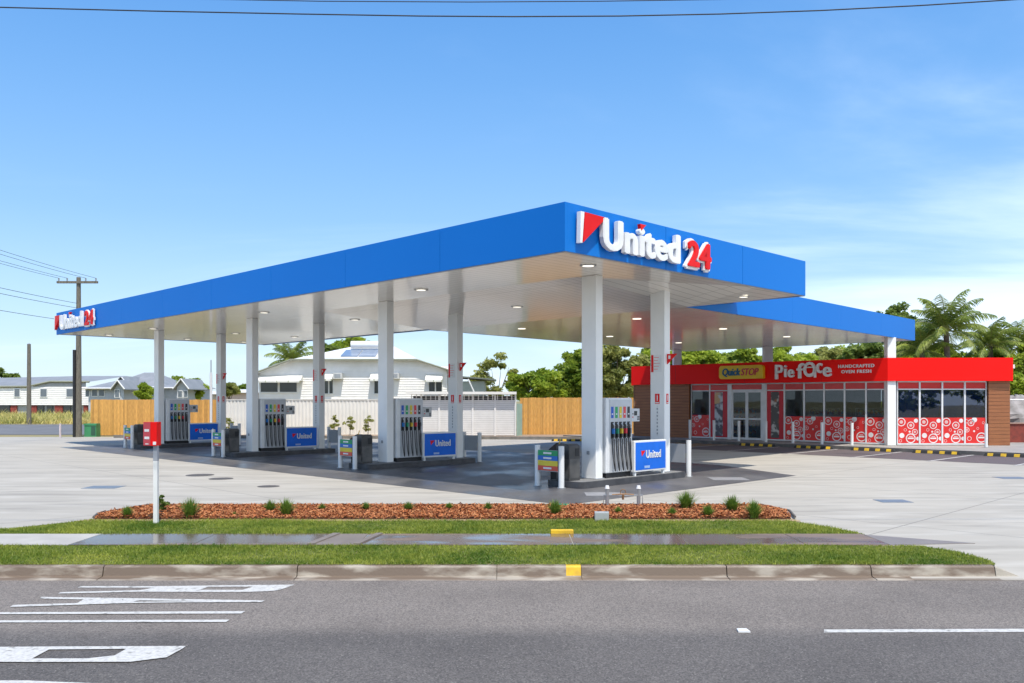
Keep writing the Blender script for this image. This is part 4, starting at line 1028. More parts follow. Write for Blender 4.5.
# ------------------------------------------------------------------ fences
def paling_fence(x0, x1, y, h, label):
    r_ = root('timber_fence', (x0, y, 0), 0, label, 'fence')
    g = MB(); x_ = 0; rr_ = random.Random(int(x0 * 10)); Wd = x1 - x0
    while x_ < Wd - .05:
        g.box(x_ + .002, x_ + .098, 0, .018, .03, h + rr_.uniform(-.012, .012), TIMBER); x_ += .1
    g.build('palings', r_)
    for z_ in (.35, h / 2, h - .35):
        g = MB(); g.box(0, Wd, .02, .06, z_, z_ + .08, TIMBER); g.build('rail', r_)
    x_ = .1
    while x_ < Wd: g = MB(); g.box(x_, x_ + .1, .061, .16, 0, h - .05, TIMBER); g.build('post', r_); x_ += 2.4
paling_fence(-23.4, -16.05, 47.3, 2.02, 'tall timber paling fence on the left beside the green cabinet')
paling_fence(.45, 7.6, 47.4, 2.13, 'tall timber paling fence between the white carport and the shop')
r_ = root('white_fence', (-16.0, 47.2, 0), 0, 'white ribbed metal fence in front of the weatherboard house', 'fence')
g = MB(); x_ = 0; prev = None
while x_ < 10.7:
    y_ = 0 if int(round(x_ / .1)) % 2 == 0 else .03
    g.quad((x_, y_, .06), (x_ + .07, y_, .06), (x_ + .07, y_, 1.98), (x_, y_, 1.98), WHFENCE)
    y2 = .03 - y_
    g.quad((x_ + .07, y_, .06), (x_ + .1, y2, .06), (x_ + .1, y2, 1.98), (x_ + .07, y_, 1.98), WHFENCE); x_ += .1
g.build('ribbed_sheet', r_)
g = MB(); g.box(0, 10.7, -.02, .05, 1.981, 2.03, WHFENCE); g.box(0, 10.7, -.02, .05, .02, .059, WHFENCE); g.build('rail', r_)
for x_ in (0, 2.67, 5.34, 8.0, 10.6): g = MB(); g.box(x_, x_ + .06, -.03, .0, 0, 2.0, WHFENCE); g.build('post', r_)

# carport with slatted walls
r_ = root('slatted_carport', (-5.4, 45.6, .08), 0, 'low white carport with flat roof and horizontal slatted walls', 'carport')
cw = 5.62
g = MB(); g.box(-.25, cw + .02, -.35, 3.2, 2.22, 2.36, WHFENCE); g.build('roof', r_)
g = MB(); z_ = .03
while z_ < 1.86: g.box(0, cw, .03, .05, z_, z_ + .085, WHITE); z_ += .10
g.build('slat_wall', r_)
g = MB(); g.box(0, cw, .06, .075, 0, 1.9, mat('shade_back', (.55, .55, .53))); g.build('lining', r_)
g = MB(); z_ = 1.97
for k in range(22):
    g.box(k * cw / 22, k * cw / 22 + .05, .03, .045, 1.93, 2.2, WHITE)
for zz in (2.0, 2.09): g.box(0, cw, .046, .056, zz, zz + .012, WHITE)
g.build('lattice', r_)
g = MB(); g.box(.05, cw - .05, .5, 3.0, .0, 2.15, mat('shed_dark', (.12, .12, .13), rough=.9)); g.build('inner_wall', r_)
for x_ in (0.5, 1.45, 3.25, 4.45, cw - .08): g = MB(); g.box(x_, x_ + .09, -.03, .028, 0, 2.2, WHITE); g.build('post', r_)
g = MB(); g.box(.25, .33, 45.5, 45.95, .08, 1.80, mat('green_panel', (.30, .42, .36), rough=.6)); g.box(.33, .55, 45.8, 45.84, .08, 1.80, mat('green_panel', (.30, .42, .36)))
tag(g.build('screen_panel', loc=(.3, 45.7, .08)), 'pale green screen panel at the right end of the white carport', 'screen panel')

# ------------------------------------------------------------------ houses
def weather(g, x0f, x1f, y, z0, z1, m=BOARD, p=.17, out=.035):
    """lapped boards; x0f, x1f give the wall's ends at each height"""
    z_ = z0
    while z_ < z1 - .02:
        zt = min(z_ + p, z1); a0, b0_, a1, b1_ = x0f(z_), x1f(z_), x0f(zt), x1f(zt)
        if b0_ - a0 > .05:
            g.quad((a0, y - out, z_), (b0_, y - out, z_), (b1_, y, zt), (a1, y, zt), m)
            g.quad((a0, y, z_), (b0_, y, z_), (b0_, y - out, z_), (a0, y - out, z_), m)
        z_ += p
HD = 58.0
def hp(px, py, d=HD): return ((px - 512) / 852 * d, d, 2 + (400 - py) / 852 * d)
hx0, hx1, hxa, hxb = hp(259, 0)[0], hp(447, 0)[0], hp(294, 0)[0], hp(416, 0)[0]
ze, zlow = hp(0, 360)[2], hp(0, 373)[2]; zlowr = hp(0, 370)[2]
house = root('weatherboard_house', ((hx0 + hx1) / 2, HD, 0), 0, 'white weatherboard house with window awnings and a solar water heater on its roof', 'house')
g = MB()
f0 = lambda z: hx0 if z <= zlow else hx0 + (hxa - hx0) * (z - zlow) / (ze - zlow)
f1 = lambda z: hx1 if z <= zlowr else hx1 + (hxb - hx1) * (z - zlowr) / (ze - zlowr)
weather(g, f0, f1, HD, .2, ze)
for xx_, zz_ in ((hx0, zlow), (hx1, zlowr)):
    g.quad((xx_, HD, 0), (xx_, HD + 11, 0), (xx_, HD + 11, zz_), (xx_, HD, zz_), BOARD)
g.quad((hx0, HD + 11, 0), (hx1, HD + 11, 0), (hx1, HD + 11, ze), (hx0, HD + 11, ze), BOARD)
g.build('wall', house, world=True)
g = MB(); ov = .45
zr = ze + 1.25; rxa, rxb = hp(346, 0)[0], hp(384, 0)[0]
e = [(hxa - .1, HD - ov, ze + .02), (hxb + .1, HD - ov, ze + .02), (hxb + .1, HD + 9, ze + .02), (hxa - .1, HD + 9, ze + .02)]
rg = [(rxa, HD + 4.2, zr), (rxb, HD + 4.2, zr)]
g.quad(e[0], e[1], rg[1], rg[0], WROOF); g.add([e[1], e[2], rg[1]], [(0, 1, 2)], WROOF); g.quad(e[2], e[3], rg[0], rg[1], WROOF); g.add([e[3], e[0], rg[0]], [(0, 1, 2)], WROOF)
for (xa_, xb_, za_, zb_) in ((hx0 - .35, hxa - .1, zlow - .1, ze + .02), (hxb + .1, hx1 + .35, ze + .02, zlowr - .1)):
    P = [(xa_, HD - ov, za_), (xb_, HD - ov, zb_), (xb_, HD + 11, zb_), (xa_, HD + 11, za_)]; P += [(x_, y_, z_ - .07) for x_, y_, z_ in P]
    g.add(P, [(0, 1, 2, 3), (7, 6, 5, 4), (0, 4, 5, 1), (1, 5, 6, 2), (2, 6, 7, 3), (3, 7, 4, 0)], WROOF)
g.build('roof', house, world=True)
g = MB(); GUT = mat('gutter_olive', (.30, .31, .24), rough=.6)
g.box(hxa - .15, hxb + .15, HD - ov - .09, HD - ov - .01, ze - .05, ze + .06, GUT)
g.tube([(hxa - .1, HD - ov - .06, ze), (hx0 - .4, HD - ov - .06, zlow - .1)], .06, GUT, 4); g.tube([(hxb + .1, HD - ov - .06, ze), (hx1 + .4, HD - ov - .06, zlowr - .1)], .06, GUT, 4)
g.build('gutter', house, world=True)
def hwin(pa, pb, ya, yb, n_=1, awn=True, apa=None, apb=None, aya=0, ayb=0):
    x0_, _, z1_ = hp(pa, ya); x1_, _, z0_ = hp(pb, yb); g = MB(); y_ = HD - .06
    for (a_, b_, c_, d_) in ((x0_ - .07, x0_, z0_ - .07, z1_ + .07), (x1_, x1_ + .07, z0_ - .07, z1_ + .07), (x0_, x1_, z0_ - .07, z0_), (x0_, x1_, z1_, z1_ + .07)): g.box(a_, b_, y_ - .03, HD, c_, d_, WHITE)
    for k in range(1, n_): c_ = x0_ + (x1_ - x0_) * k / n_; g.box(c_ - .04, c_ + .04, y_ - .03, HD, z0_, z1_, WHITE)
    o = g.build('window', house, world=True)
    g = MB(); g.box(x0_, x1_, y_, y_ + .02, z0_, z1_, DKWIN); g.build('pane', o, world=True)
    if awn:
        xa_, _, zt_ = hp(apa, aya); xb_, _, zb_ = hp(apb, ayb); g = MB(); wv = (xb_ - xa_); q_ = max(2, int(wv / .75))
        AWN = mat('awning_white', (.76, .75, .70), rough=.6); AWS = mat('awning_stripe', (.40, .42, .30), rough=.6)
        g.quad((xa_, HD - .8, zb_), (xb_, HD - .8, zb_), (xb_, HD - .02, zt_), (xa_, HD - .02, zt_), AWN)
        g.quad((xa_, HD - .8, zb_ - .12), (xb_, HD - .8, zb_ - .12), (xb_, HD - .8, zb_), (xa_, HD - .8, zb_), AWN)
        for k in range(q_ + 1):
            c_ = xa_ + (wv - .06) * k / q_; g.box(c_, c_ + .06, HD - .815, HD - .79, zb_ - .13, zb_ + .02, AWS)
        g.add([(xa_, HD - .8, zb_), (xa_, HD - .02, zt_), (xa_, HD - .02, zb_)], [(0, 1, 2)], AWN); g.add([(xb_, HD - .8, zb_), (xb_, HD - .02, zb_), (xb_, HD - .02, zt_)], [(0, 1, 2)], AWN)
        g.build('awning', house, world=True)
hwin(261, 278, 382.5, 392, 1, False); hwin(280, 297, 382.5, 392, 1, True, 257, 303, 375, 381)
hwin(325, 333, 380, 393.5, 2, True, 322, 334, 373, 379.5); hwin(374.5, 380, 380, 393.5, 1, True, 371, 381, 373, 379.5)
hwin(429, 442, 381.5, 391.5, 2, True, 426, 443, 374, 380.5)
for (pa, pb) in ((334.5, 343.5), (392, 400)):
    x0_, _, z1_ = hp(pa, 373); x1_, _, z0_ = hp(pb, 379); g = MB(); g.box(x0_, x1_, HD - .55, HD - .04, z0_, z1_, mat('aircon', (.6, .6, .58), rough=.5))
    g.box(x0_ + .1, x1_ - .1, HD - .56, HD - .551, z0_ + .08, z1_ - .08, GREY); g.build('air_conditioner', house, world=True)
g = MB(); P0_ = hp(344, 0)[0]; P1_ = hp(377, 0)[0]
g.cyl((P0_, HD + 2.6, zr - .05), (P1_, HD + 2.6, zr - .05), .27, .27, WHITE, 16); hw_ = g.build('water_heater_tank', house, world=True)
g = MB()
for k in range(2):
    xa_ = P0_ - .3 + k * 1.2 * 1.02; sl_ = lambda y_: ze + .02 + (y_ - (HD - ov)) / 4.65 * 1.23 + .08
    P = [(xa_, HD + .35, sl_(HD + .35)), (xa_ + 1.15, HD + .35, sl_(HD + .35)), (xa_ + 1.15, HD + 2.3, sl_(HD + 2.3)), (xa_, HD + 2.3, sl_(HD + 2.3))]; P += [(x_, y_, z_ - .07) for x_, y_, z_ in P]
    g.add(P, [(0, 1, 2, 3), (7, 6, 5, 4), (0, 4, 5, 1), (1, 5, 6, 2), (2, 6, 7, 3), (3, 7, 4, 0)], mat('solar_panel', (.20, .26, .36), rough=.15, spec=.8))
g.build('solar_collector', house, world=True)
# smaller grey annexe to the right of the house
ax0, ax1 = hp(449, 0)[0], hp(484, 0)[0]
an = root('grey_annexe', ((ax0 + ax1) / 2, HD + 1, 0), 0, 'small grey-green outbuilding with dark skillion roof right of the white house', 'outbuilding')
g = MB(); g.box(ax0, ax1, HD + 1, HD + 5, 0, hp(0, 381)[2], mat('annexe_wall', (.42, .47, .45), rough=.7)); g.build('wall', an, world=True)
g = MB(); zt_ = hp(0, 376)[2]; zb_ = hp(0, 380)[2]; P = [(ax0 - .4, HD + .5, zt_), (ax1 + .7, HD + .5, zb_), (ax1 + .7, HD + 5.5, zb_), (ax0 - .4, HD + 5.5, zt_)]; P += [(x_, y_, z_ + .1) for x_, y_, z_ in P]
g.add(P, [(0, 3, 2, 1), (4, 5, 6, 7), (0, 1, 5, 4), (1, 2, 6, 5), (2, 3, 7, 6), (3, 0, 4, 7)], mat('annexe_roof', (.16, .18, .15), rough=.6)); g.build('roof', an, world=True)
g = MB(); g.tube([hp(468, 379), hp(474, 392)], .05, WHITE, 6); g.build('brace', an, world=True)

# long low house far left
D2 = 100.0
def fp(px, py, d=D2): return ((px - 512) / 852 * d, d, 2 + (400 - py) / 852 * d)
lh = root('long_white_house', (fp(40, 0)[0], D2, 0), 0, 'long white raised house with red brick base across the side road', 'house')
g = MB(); xL, xR_ = fp(-60, 0)[0], fp(93, 0)[0]; z2 = fp(0, 387)[2]; z1_ = fp(0, 405)[2]
weather(g, lambda z: xL, lambda z: xR_, D2, z1_, z2, p=.25, out=.04)
xg0, xg1 = fp(48, 0)[0], fp(86, 0)[0]; zg = fp(0, 382)[2]
g.quad((xg0 - 2, D2 - .02, z2), (xg1, D2 - .02, z2), (xg1, D2 - .02, zg), (xg0, D2 - .02, zg), mat('gable_grey', (.40, .41, .42), rough=.7))
g.build('wall', lh, world=True)
g = MB(); BR = mat('red_brick', (.32, .06, .045), rough=.85, c2=(.22, .05, .04), nscale=4); g.box(xL + .2, xR_ - .2, D2 + .3, D2 + .5, 0, z1_, mat('under_wall', (.45, .46, .46), rough=.8))
for pa, pb, m_ in ((10, 16, BR), (30, 36, BR), (54, 62, BR), (83, 87, BR), (-2, 9, DKWIN), (37, 43, DKWIN), (46, 52, DKWIN), (63, 70, DKWIN), (72, 78, DKWIN), (-30, -10, BR)):
    g.box(fp(pa, 0)[0], fp(pb, 0)[0], D2 + .1, D2 + .298, .1, z1_ - .05, m_)
g.build('brick_base', lh, world=True)
g = MB()
P = [(xL, D2 - .15, z2), (fp(28, 0)[0], D2 - .15, z2 + .05), (fp(50, 0)[0], D2 - .15, zg + .05), (fp(90, 0)[0], D2 - .15, zg + .02), (xR_ + 1, D2 + 7, zg + .9), (fp(50, 0)[0], D2 + 7, zg + .9), (xL, D2 + 7, zg + .6)]
g.add(P, [(0, 1, 5, 6), (1, 2, 5), (2, 3, 4, 5)], TINROOF)
g.tube([P[0], P[1], P[2], P[3]], .12, GUT, 4); g.build('roof', lh, world=True)
for pa, pb in ((15, 20), (41, 47), (67, 73), (-25, -18)):
    x0_, _, zt_ = fp(pa, 389); x1_, _, zb_ = fp(pb, 396.5); g = MB(); g.box(x0_ - .1, x1_ + .1, D2 - .10, D2, zb_ - .1, zt_ + .1, WHITE); o = g.build('window', lh, world=True)
    g = MB(); g.box(x0_, x1_, D2 - .12, D2 - .101, zb_, zt_, mat('grey_pane', (.16, .19, .22), rough=.2)); g.build('pane', o, world=True)
# grey-roofed houses
def hip_house(name, pa, pb, yeave, yridge, d, wallm, roofm, label, gable=None, wins=()):
    x0_, _, ze_ = fp(pa, yeave, d); x1_, _, zr_ = fp(pb, yridge, d); r_ = root(name, ((x0_ + x1_) / 2, d, 0), 0, label, 'house', 'houses across the side road')
    g = MB(); g.box(x0_ + .5, x1_ - .5, d, d + 9, 0, ze_ - .02, wallm); g.build('wall', r_, world=True)
    g = MB(); h_ = min(4.5, (x1_ - x0_) * .4)
    E = [(x0_, d - .6, ze_), (x1_, d - .6, ze_), (x1_, d + 9.6, ze_), (x0_, d + 9.6, ze_)]; K = [(x0_ + h_, d + 4.5, zr_), (x1_ - h_, d + 4.5, zr_)]
    g.quad(E[0], E[1], K[1], K[0], roofm); g.add([E[1], E[2], K[1]], [(0, 1, 2)], roofm); g.quad(E[2], E[3], K[0], K[1], roofm); g.add([E[3], E[0], K[0]], [(0, 1, 2)], roofm)
    g.tube([E[0], E[1]], .1, WHITE, 4); g.build('roof', r_, world=True)
    if gable:
        ga, gb, gy0, gy1 = gable; xa_, _, za_ = fp(ga, gy0, d - 2.5); xb_, _, zb_ = fp(gb, gy1, d - 2.5); xm = (xa_ + xb_) / 2; g = MB()
        g.add([(xa_ + .3, d - 2.4, 0), (xb_ - .3, d - 2.4, 0), (xb_ - .3, d - 2.4, za_), (xm, d - 2.4, zb_ - .1), (xa_ + .3, d - 2.4, za_)], [(0, 1, 2, 3, 4)], wallm)
        for s0, s1 in (((xa_, za_), (xm, zb_)), ((xb_, za_), (xm, zb_))):
            P = [(s0[0], d - 2.9, s0[1] - .1), (s1[0], d - 2.9, s1[1]), (s1[0], d + 4, s1[1]), (s0[0], d + 4, s0[1] - .1)]; P += [(x_, y_, z_ - .12) for x_, y_, z_ in P]
            g.add(P, [(0, 1, 2, 3), (7, 6, 5, 4), (0, 4, 5, 1), (1, 5, 6, 2), (2, 6, 7, 3), (3, 7, 4, 0)], roofm)
            g.tube([(s0[0], d - 2.92, s0[1] - .14), (s1[0], d - 2.92, s1[1] - .04)], .09, WHITE, 4)
        g.build('front_gable', r_, world=True)
    for wa, wb, wy0, wy1 in wins:
        dd = d - 2.5 if gable and gable[0] < wa < gable[1] else d - .05
        xa_, _, za_ = fp(wa, wy0, dd); xb_, _, zb_ = fp(wb, wy1, dd); g = MB(); g.box(xa_ - .08, xb_ + .08, dd, dd + .04, zb_ - .08, za_ + .08, WHITE); o = g.build('window', r_, world=True)
        g = MB(); g.box(xa_, xb_, dd - .02, dd - .001, zb_, za_, mat('grey_pane', (.16, .19, .22))); g.build('pane', o, world=True)
    return r_
GW = mat('grey_wall', (.50, .53, .57), rough=.7, c2=(.44, .47, .51))
hip_house('grey_roofed_house', 84, 128, 388.5, 379, 96, GW, TINROOF, 'grey house with low roof and a row of windows beside the power pole', (112, 126, 388, 380), ((86, 89, 390, 396), (92, 97, 390, 396), (99, 104, 390, 396), (115, 119, 390, 397)))
hip_house('grey_roofed_house', 104, 168, 387, 371.5, 112, GW, TINROOF, 'largest grey-roofed house with a high hipped roof left of the far column', (114, 130, 385, 376), ((140, 145, 390, 397), (150, 155, 390, 397)))
hip_house('grey_roofed_house', 160, 190, 388, 379, 106, GW, TINROOF, 'small grey house with white-edged gable right of the far column', (174, 190, 388, 378.5), ((178, 182, 391, 397), (184, 187, 391, 397)))
hip_house('grey_roofed_house', 190, 204, 394, 390, 118, mat('cream_wall', (.55, .52, .45)), WROOF, 'tiny pale cottage roof among the trees behind the timber fence')
hip_house('grey_roofed_house', 205, 262, 392.5, 389, 125, mat('pink_wall', (.62, .50, .45), rough=.7), WROOF, 'low pinkish house with white roof above the white fence')

# ------------------------------------------------------------------ plants
def crown_verts(seed, rx, ry, rz, nclump, nleaf, leaf, hollow=.55, flat=.3):
    r = np.random.default_rng(seed); out = []
    d = r.normal(size=(nclump, 3)); d /= np.linalg.norm(d, axis=1, keepdims=True)
    rad = r.uniform(hollow, 1.0, nclump)[:, None] * r.uniform(.82, 1.12, nclump)[:, None]
    C = d * rad * np.array([rx, ry, rz]); C[:, 2] = np.where(C[:, 2] < -rz * .75, -rz * .6, C[:, 2])
    cr = r.uniform(.16, .36, nclump) * (rx + rz) / 2
    per = nleaf // nclump
    for c, q in zip(C, cr):
        p = r.normal(size=(per, 3)); p /= np.linalg.norm(p, axis=1, keepdims=True)
        p = p * (q * r.uniform(.35, 1.05, per)[:, None]) * np.array([1.1, 1.1, .75]) + c
        out.append(p)
    P = np.concatenate(out); n_ = len(P)
    nrm = r.normal(size=(n_, 3)); nrm[:, 2] = np.abs(nrm[:, 2]) + flat; nrm /= np.linalg.norm(nrm, axis=1, keepdims=True)
    a = np.cross(nrm, r.normal(size=(n_, 3))); a /= np.linalg.norm(a, axis=1, keepdims=True); b_ = np.cross(nrm, a)
    s = (leaf * r.uniform(.6, 1.3, n_))[:, None]
    return np.stack([P - a * s, P - b_ * s * .5 + nrm * s * .12, P + a * s, P + b_ * s * .5 + nrm * s * .12], 1).reshape(-1, 3)
def tree(name, x_, y_, ztop, zbot, wd, m, seed, label, cat='tree', group=None, nleaf=7000, leaf=.2, ncl=34, depthf=.8, hollow=.55, trunkz=None, cx=0):
    r_ = root(name, (x_, y_, -.02), 0, label, cat, group); rz = (ztop - zbot) / 2; zc_ = (ztop + zbot) / 2
    V = crown_verts(seed, wd / 2, wd / 2 * depthf, rz, ncl, nleaf, leaf, hollow); V[:, 2] += zc_; V[:, 0] += cx
    np_mesh('crown', V, 4, m, parent=r_)
    g = MB(); rr_ = random.Random(seed); tr = max(.06, wd * .028)
    th_ = zbot + rz * .6
    g.tube([(0, 0, 0), (.03 * wd, 0, th_ * .4), (cx * .4, .02 * wd, th_)], [tr * 1.25, tr, tr * .7], BARK, 8)
    for k in range(6):
        a_ = 2 * math.pi * k / 6 + rr_.random(); l_ = wd * .33
        g.tube([(cx * .3, 0, th_ * (.55 + .06 * k)), (cx + math.cos(a_) * l_ * .5, math.sin(a_) * l_ * .4, th_ * .85 + rz * .2), (cx + math.cos(a_) * l_, math.sin(a_) * l_ * .8, zc_ + rz * rr_.uniform(0, .6))], [tr * .55, tr * .35, tr * .12], BARK, 6)
    g.build('trunk', r_)
    return r_
def tpx(px, pyt, pyb, wpx, d): 
    return ((px - 512) / 852 * d, d, 2 + (400 - pyt) / 852 * d, 2 + (400 - pyb) / 852 * d, wpx / 852 * d)
TG = 'trees behind the fences and the shop'
TR = [
 # px, top y, bottom y, width px, depth, material, leaves, hollow, label
 (537, 372, 401, 60, 56, LEAFB, 9000, .6, 'rounded bright green bushy tree over the timber fence right of the carport'),
 (580, 352, 402, 46, 60, LEAFA, 9000, .6, 'tall mid green tree rising above the timber fence left of the near column'),
 (560, 366, 402, 34, 66, LEAFA, 5000, .6, 'narrow darker green tree just left of the tallest one above the timber fence'),
 (618, 346, 402, 56, 58, LEAFD, 9000, .65, 'olive green feathery tree behind the near fuel pump'),
 (655, 345, 396, 52, 62, LEAFB, 8000, .6, 'yellow-green tree above the left end of the shop'),
 (704, 348, 392, 56, 60, LEAFB, 8000, .6, 'bright green tree behind the shop left of the yellow sign'),
 (742, 350, 392, 46, 57, LEAFA, 7000, .6, 'mid green tree above the yellow shop sign'),
 (786, 348, 388, 52, 60, LEAFB, 7000, .6, 'loose pale green tree above the white shop lettering'),
 (826, 346, 386, 50, 63, LEAFD, 7000, .6, 'olive grey-green tree behind the shop beside the blue canopy end'),
 (866, 342, 386, 56, 60, LEAFC, 9000, .6, 'dark green dense tree beneath the end of the blue canopy'),
 (892, 303, 350, 40, 82, LEAFC, 6000, .6, 'tall dark tree showing over the end of the blue canopy'),
 (914, 320, 372, 44, 74, LEAFA, 7000, .6, 'green tree between the blue canopy end and the palms'),
 (925, 345, 388, 76, 55, LEAFA, 9000, .6, 'low green tree at the foot of the tallest palm'),
 (985, 350, 390, 70, 55, LEAFB, 9000, .6, 'low bright green tree behind the right end of the red fascia'),
 (680, 350, 396, 44, 66, LEAFA, 7000, .6, 'mid green tree behind the second near column above the shop'),
 (724, 353, 392, 40, 66, LEAFB, 6000, .6, 'pale bright tree directly behind the shop doors'),
 (764, 354, 390, 40, 66, LEAFD, 6000, .6, 'olive tree behind the column rising from the shop roof'),
 (806, 352, 388, 44, 68, LEAFC, 6000, .6, 'darker tree filling the gap above the middle of the shop lettering'),
 (846, 347, 388, 40, 68, LEAFB, 6000, .6, 'bright tree behind the small white shop lettering'),
 (600, 362, 402, 44, 68, LEAFA, 6000, .6, 'mid green tree directly behind the nearest column'),
 (960, 356, 392, 50, 62, LEAFC, 7000, .6, 'dark low tree between the palms behind the red fascia'),
 (1030, 338, 402, 54, 52, LEAFA, 9000, .6, 'green bushy tree right of the shop corner'),
 (1018, 372, 425, 40, 47, LEAFB, 7000, .6, 'bright green shrub low beside the right shop wall'),
]
for k, (px, yt, yb, wp, d, m_, nl, ho, lb) in enumerate(TR):
    x_, y_, zt_, zb_, wd_ = tpx(px, yt, yb, wp, d)
    tree('leafy_tree', x_, y_, zt_, max(.5, zb_), wd_, m_, 100 + k, lb, 'tree', TG, nleaf=int(nl * 1.3), leaf=.17, ncl=46, hollow=ho)
x_, y_, zt_, zb_, wd_ = tpx(497, 357, 398, 42, 78)
tree('sparse_tree', x_, y_, zt_, zb_, wd_, LEAFD, 77, 'sparse open-crowned gum tree behind the grey outbuilding', nleaf=2600, leaf=.2, ncl=22, hollow=.7)
for k, (px, yt, yb, wp, d, m_, lb) in enumerate((
 (3, 369, 392, 30, 118, LEAFC, 'dark tree above the long white house at the far left'),
 (174, 375, 396, 26, 128, LEAFA, 'dark green tree behind the small gabled house'),
 (193, 377, 400, 26, 110, LEAFB, 'bright green tree right of the small gabled house'),
 (145, 385, 400, 16, 88, LEAFB, 'small yellow-green bush showing over the left timber fence'),
 (229, 383, 396, 22, 112, LEAFD, 'yellowish shrub over the white fence left of the third island'),
 (243, 383, 396, 18, 140, LEAFA, 'far green shrub beside the third island column'),
 (352, 337, 362, 52, 84, LEAFB, 'green treetop behind the white house roof'),
 (326, 343, 366, 26, 80, LEAFC, 'dark treetop just left of the solar water heater'),
 (475, 378, 398, 22, 90, LEAFD, 'olive tree behind the outbuilding roof'))):
    x_, y_, zt_, zb_, wd_ = tpx(px, yt, yb, wp, d)
    tree('leafy_tree', x_, y_, zt_, max(.6, zb_), wd_, m_, 200 + k, lb, 'tree', 'trees among the houses', nleaf=3500, leaf=.26, ncl=26)
# distant tree belt along the horizon
r2 = np.random.default_rng(9); parts_ = []
for k in range(120):
    cx = -330 + 5.6 * k + r2.uniform(-2, 2); h_ = r2.uniform(2.6, 4.6)
    v_ = crown_verts(900 + k, r2.uniform(3, 5), 3, h_ / 2, 8, 420, .45); v_[:, 0] += cx; v_[:, 1] += 175 + r2.uniform(-8, 8); v_[:, 2] += h_ / 2; parts_.append(v_)
for k in range(60):     # unseen trees behind the viewer, added to darken reflections in the shop glass
    cx = -90 + 3.2 * k; h_ = r2.uniform(4, 8)
    v_ = crown_verts(1900 + k, r2.uniform(2.5, 4), 3, h_ / 2, 10, 500, .4); v_[:, 0] += cx; v_[:, 1] += -26 + r2.uniform(-4, 4); v_[:, 2] += h_ / 2; parts_.append(v_)
tag(np_mesh('distant_treeline', np.concatenate(parts_), 4, LEAFA), kind='stuff')

def palm(x_, y_, zc_, size, label, seed, nf=26, droop=1.0):
    r_ = root('palm_tree', (x_, y_, -.02), 0, label, 'palm tree', 'palm trees'); rr_ = random.Random(seed)
    g = MB(); g.tube([(0, 0, 0), (.15, 0, zc_ * .5), (0, 0, zc_)], [.26, .18, .15], BARK, 10); g.build('trunk', r_)
    for k in range(nf):
        a_ = k * 2.399 + rr_.uniform(-.2, .2); el = R(86 - 96 * (k / nf) ** 1.3 + rr_.uniform(-8, 8)); L_ = size * rr_.uniform(.85, 1.1)
        pts = []; p = Vector((0, 0, zc_)); n_ = 12; e_ = el
        for i in range(n_ + 1):
            pts.append(p.copy()); p = p + Vector((math.cos(a_) * math.cos(e_), math.sin(a_) * math.cos(e_), math.sin(e_))) * (L_ / n_); e_ -= R(3.2 + 7.5 * (i / n_)) * droop
        g = MB(); g.tube(pts, [.035 * (1 - .8 * i / n_) for i in range(n_ + 1)], mat('palm_rib', (.30, .30, .08), rough=.6), 4)
        m_ = PALML; sidev = Vector((-math.sin(a_), math.cos(a_), 0))
        for i in range(2, n_):
            for sub in range(3):
                f_ = sub / 3; q = pts[i] * (1 - f_) + pts[i + 1] * f_; d_ = (pts[i + 1] - pts[i]).normalized()
                t = (i + f_) / n_; ll = L_ * .26 * math.sin(math.pi * min(1, .12 + t * .86)) ** .6
                for s_ in (-1, 1):
                    dr = (sidev * s_ * .8 + d_ * .55 + Vector((0, 0, -.35 - .5 * rr_.random()))).normalized(); wv_ = d_ * .028
                    mid = q + dr * ll * .55; tip = q + dr * ll + Vector((0, 0, -.18 * ll))
                    g.add([q - wv_, q + wv_, mid + wv_, mid - wv_], [(0, 1, 2, 3)], m_); g.add([mid - wv_, mid + wv_, tip], [(0, 1, 2)], m_)
        g.build('frond', r_)
def pp_(px, py, d): return ((px - 512) / 852 * d, d, 2 + (400 - py) / 852 * d)
for px, py, d, s_, lb, sd, nf in ((946, 331, 50, 2.9, 'tallest coconut palm behind the right end of the shop', 1, 26), (990, 346, 53, 2.1, 'smaller second palm just right of the tallest palm', 2, 24), (1020, 348, 56, 2.6, 'palm at the right edge with dark fronds', 4, 22), (292, 362, 72, 2.6, 'palm showing over the left end of the white house roof', 3, 22), (922, 352, 51, 2.4, 'short palm with drooping fronds at the shop roof edge', 6, 20)):
    x_, y_, z_ = pp_(px, py, d); palm(x_, y_, z_, s_, lb, sd, nf)

# tussocks in the mulch bed
def tussock(x_, y_, h_, n_, seed, label, m_=TUSS, name='grass_tussock', cat='plant', spread=.8, wd=.006):
    r = np.random.default_rng(seed); a = r.uniform(0, 2 * np.pi, n_); l = h_ * r.uniform(.6, 1.15, n_); e = r.uniform(.05, spread, n_)
    base = np.stack([r.normal(0, h_ * .08, n_), r.normal(0, h_ * .08, n_), np.zeros(n_)], 1)
    dr = np.stack([np.cos(a) * np.sin(e), np.sin(a) * np.sin(e), np.cos(e)], 1); dr2 = np.stack([np.cos(a) * np.sin(e * 1.7), np.sin(a) * np.sin(e * 1.7), np.cos(e * 1.7)], 1)
    sd = np.stack([-np.sin(a), np.cos(a), np.zeros(n_)], 1) * wd
    mid = base + dr * l[:, None] * .55; tip = mid + dr2 * l[:, None] * .5
    V = np.stack([base - sd, base + sd, mid + sd, mid - sd, mid - sd, mid + sd, tip + sd * .1, tip - sd * .1], 1).reshape(-1, 3)
    o = np_mesh(name, V, 4, m_, loc=(x_, y_, .03)); return tag(o, label, cat, 'young plants in the mulch bed')
def G0(px, py, z=.03): d = 852 * (2 - z) / (py - 400); return ((px - 512) / 852 * d, d)
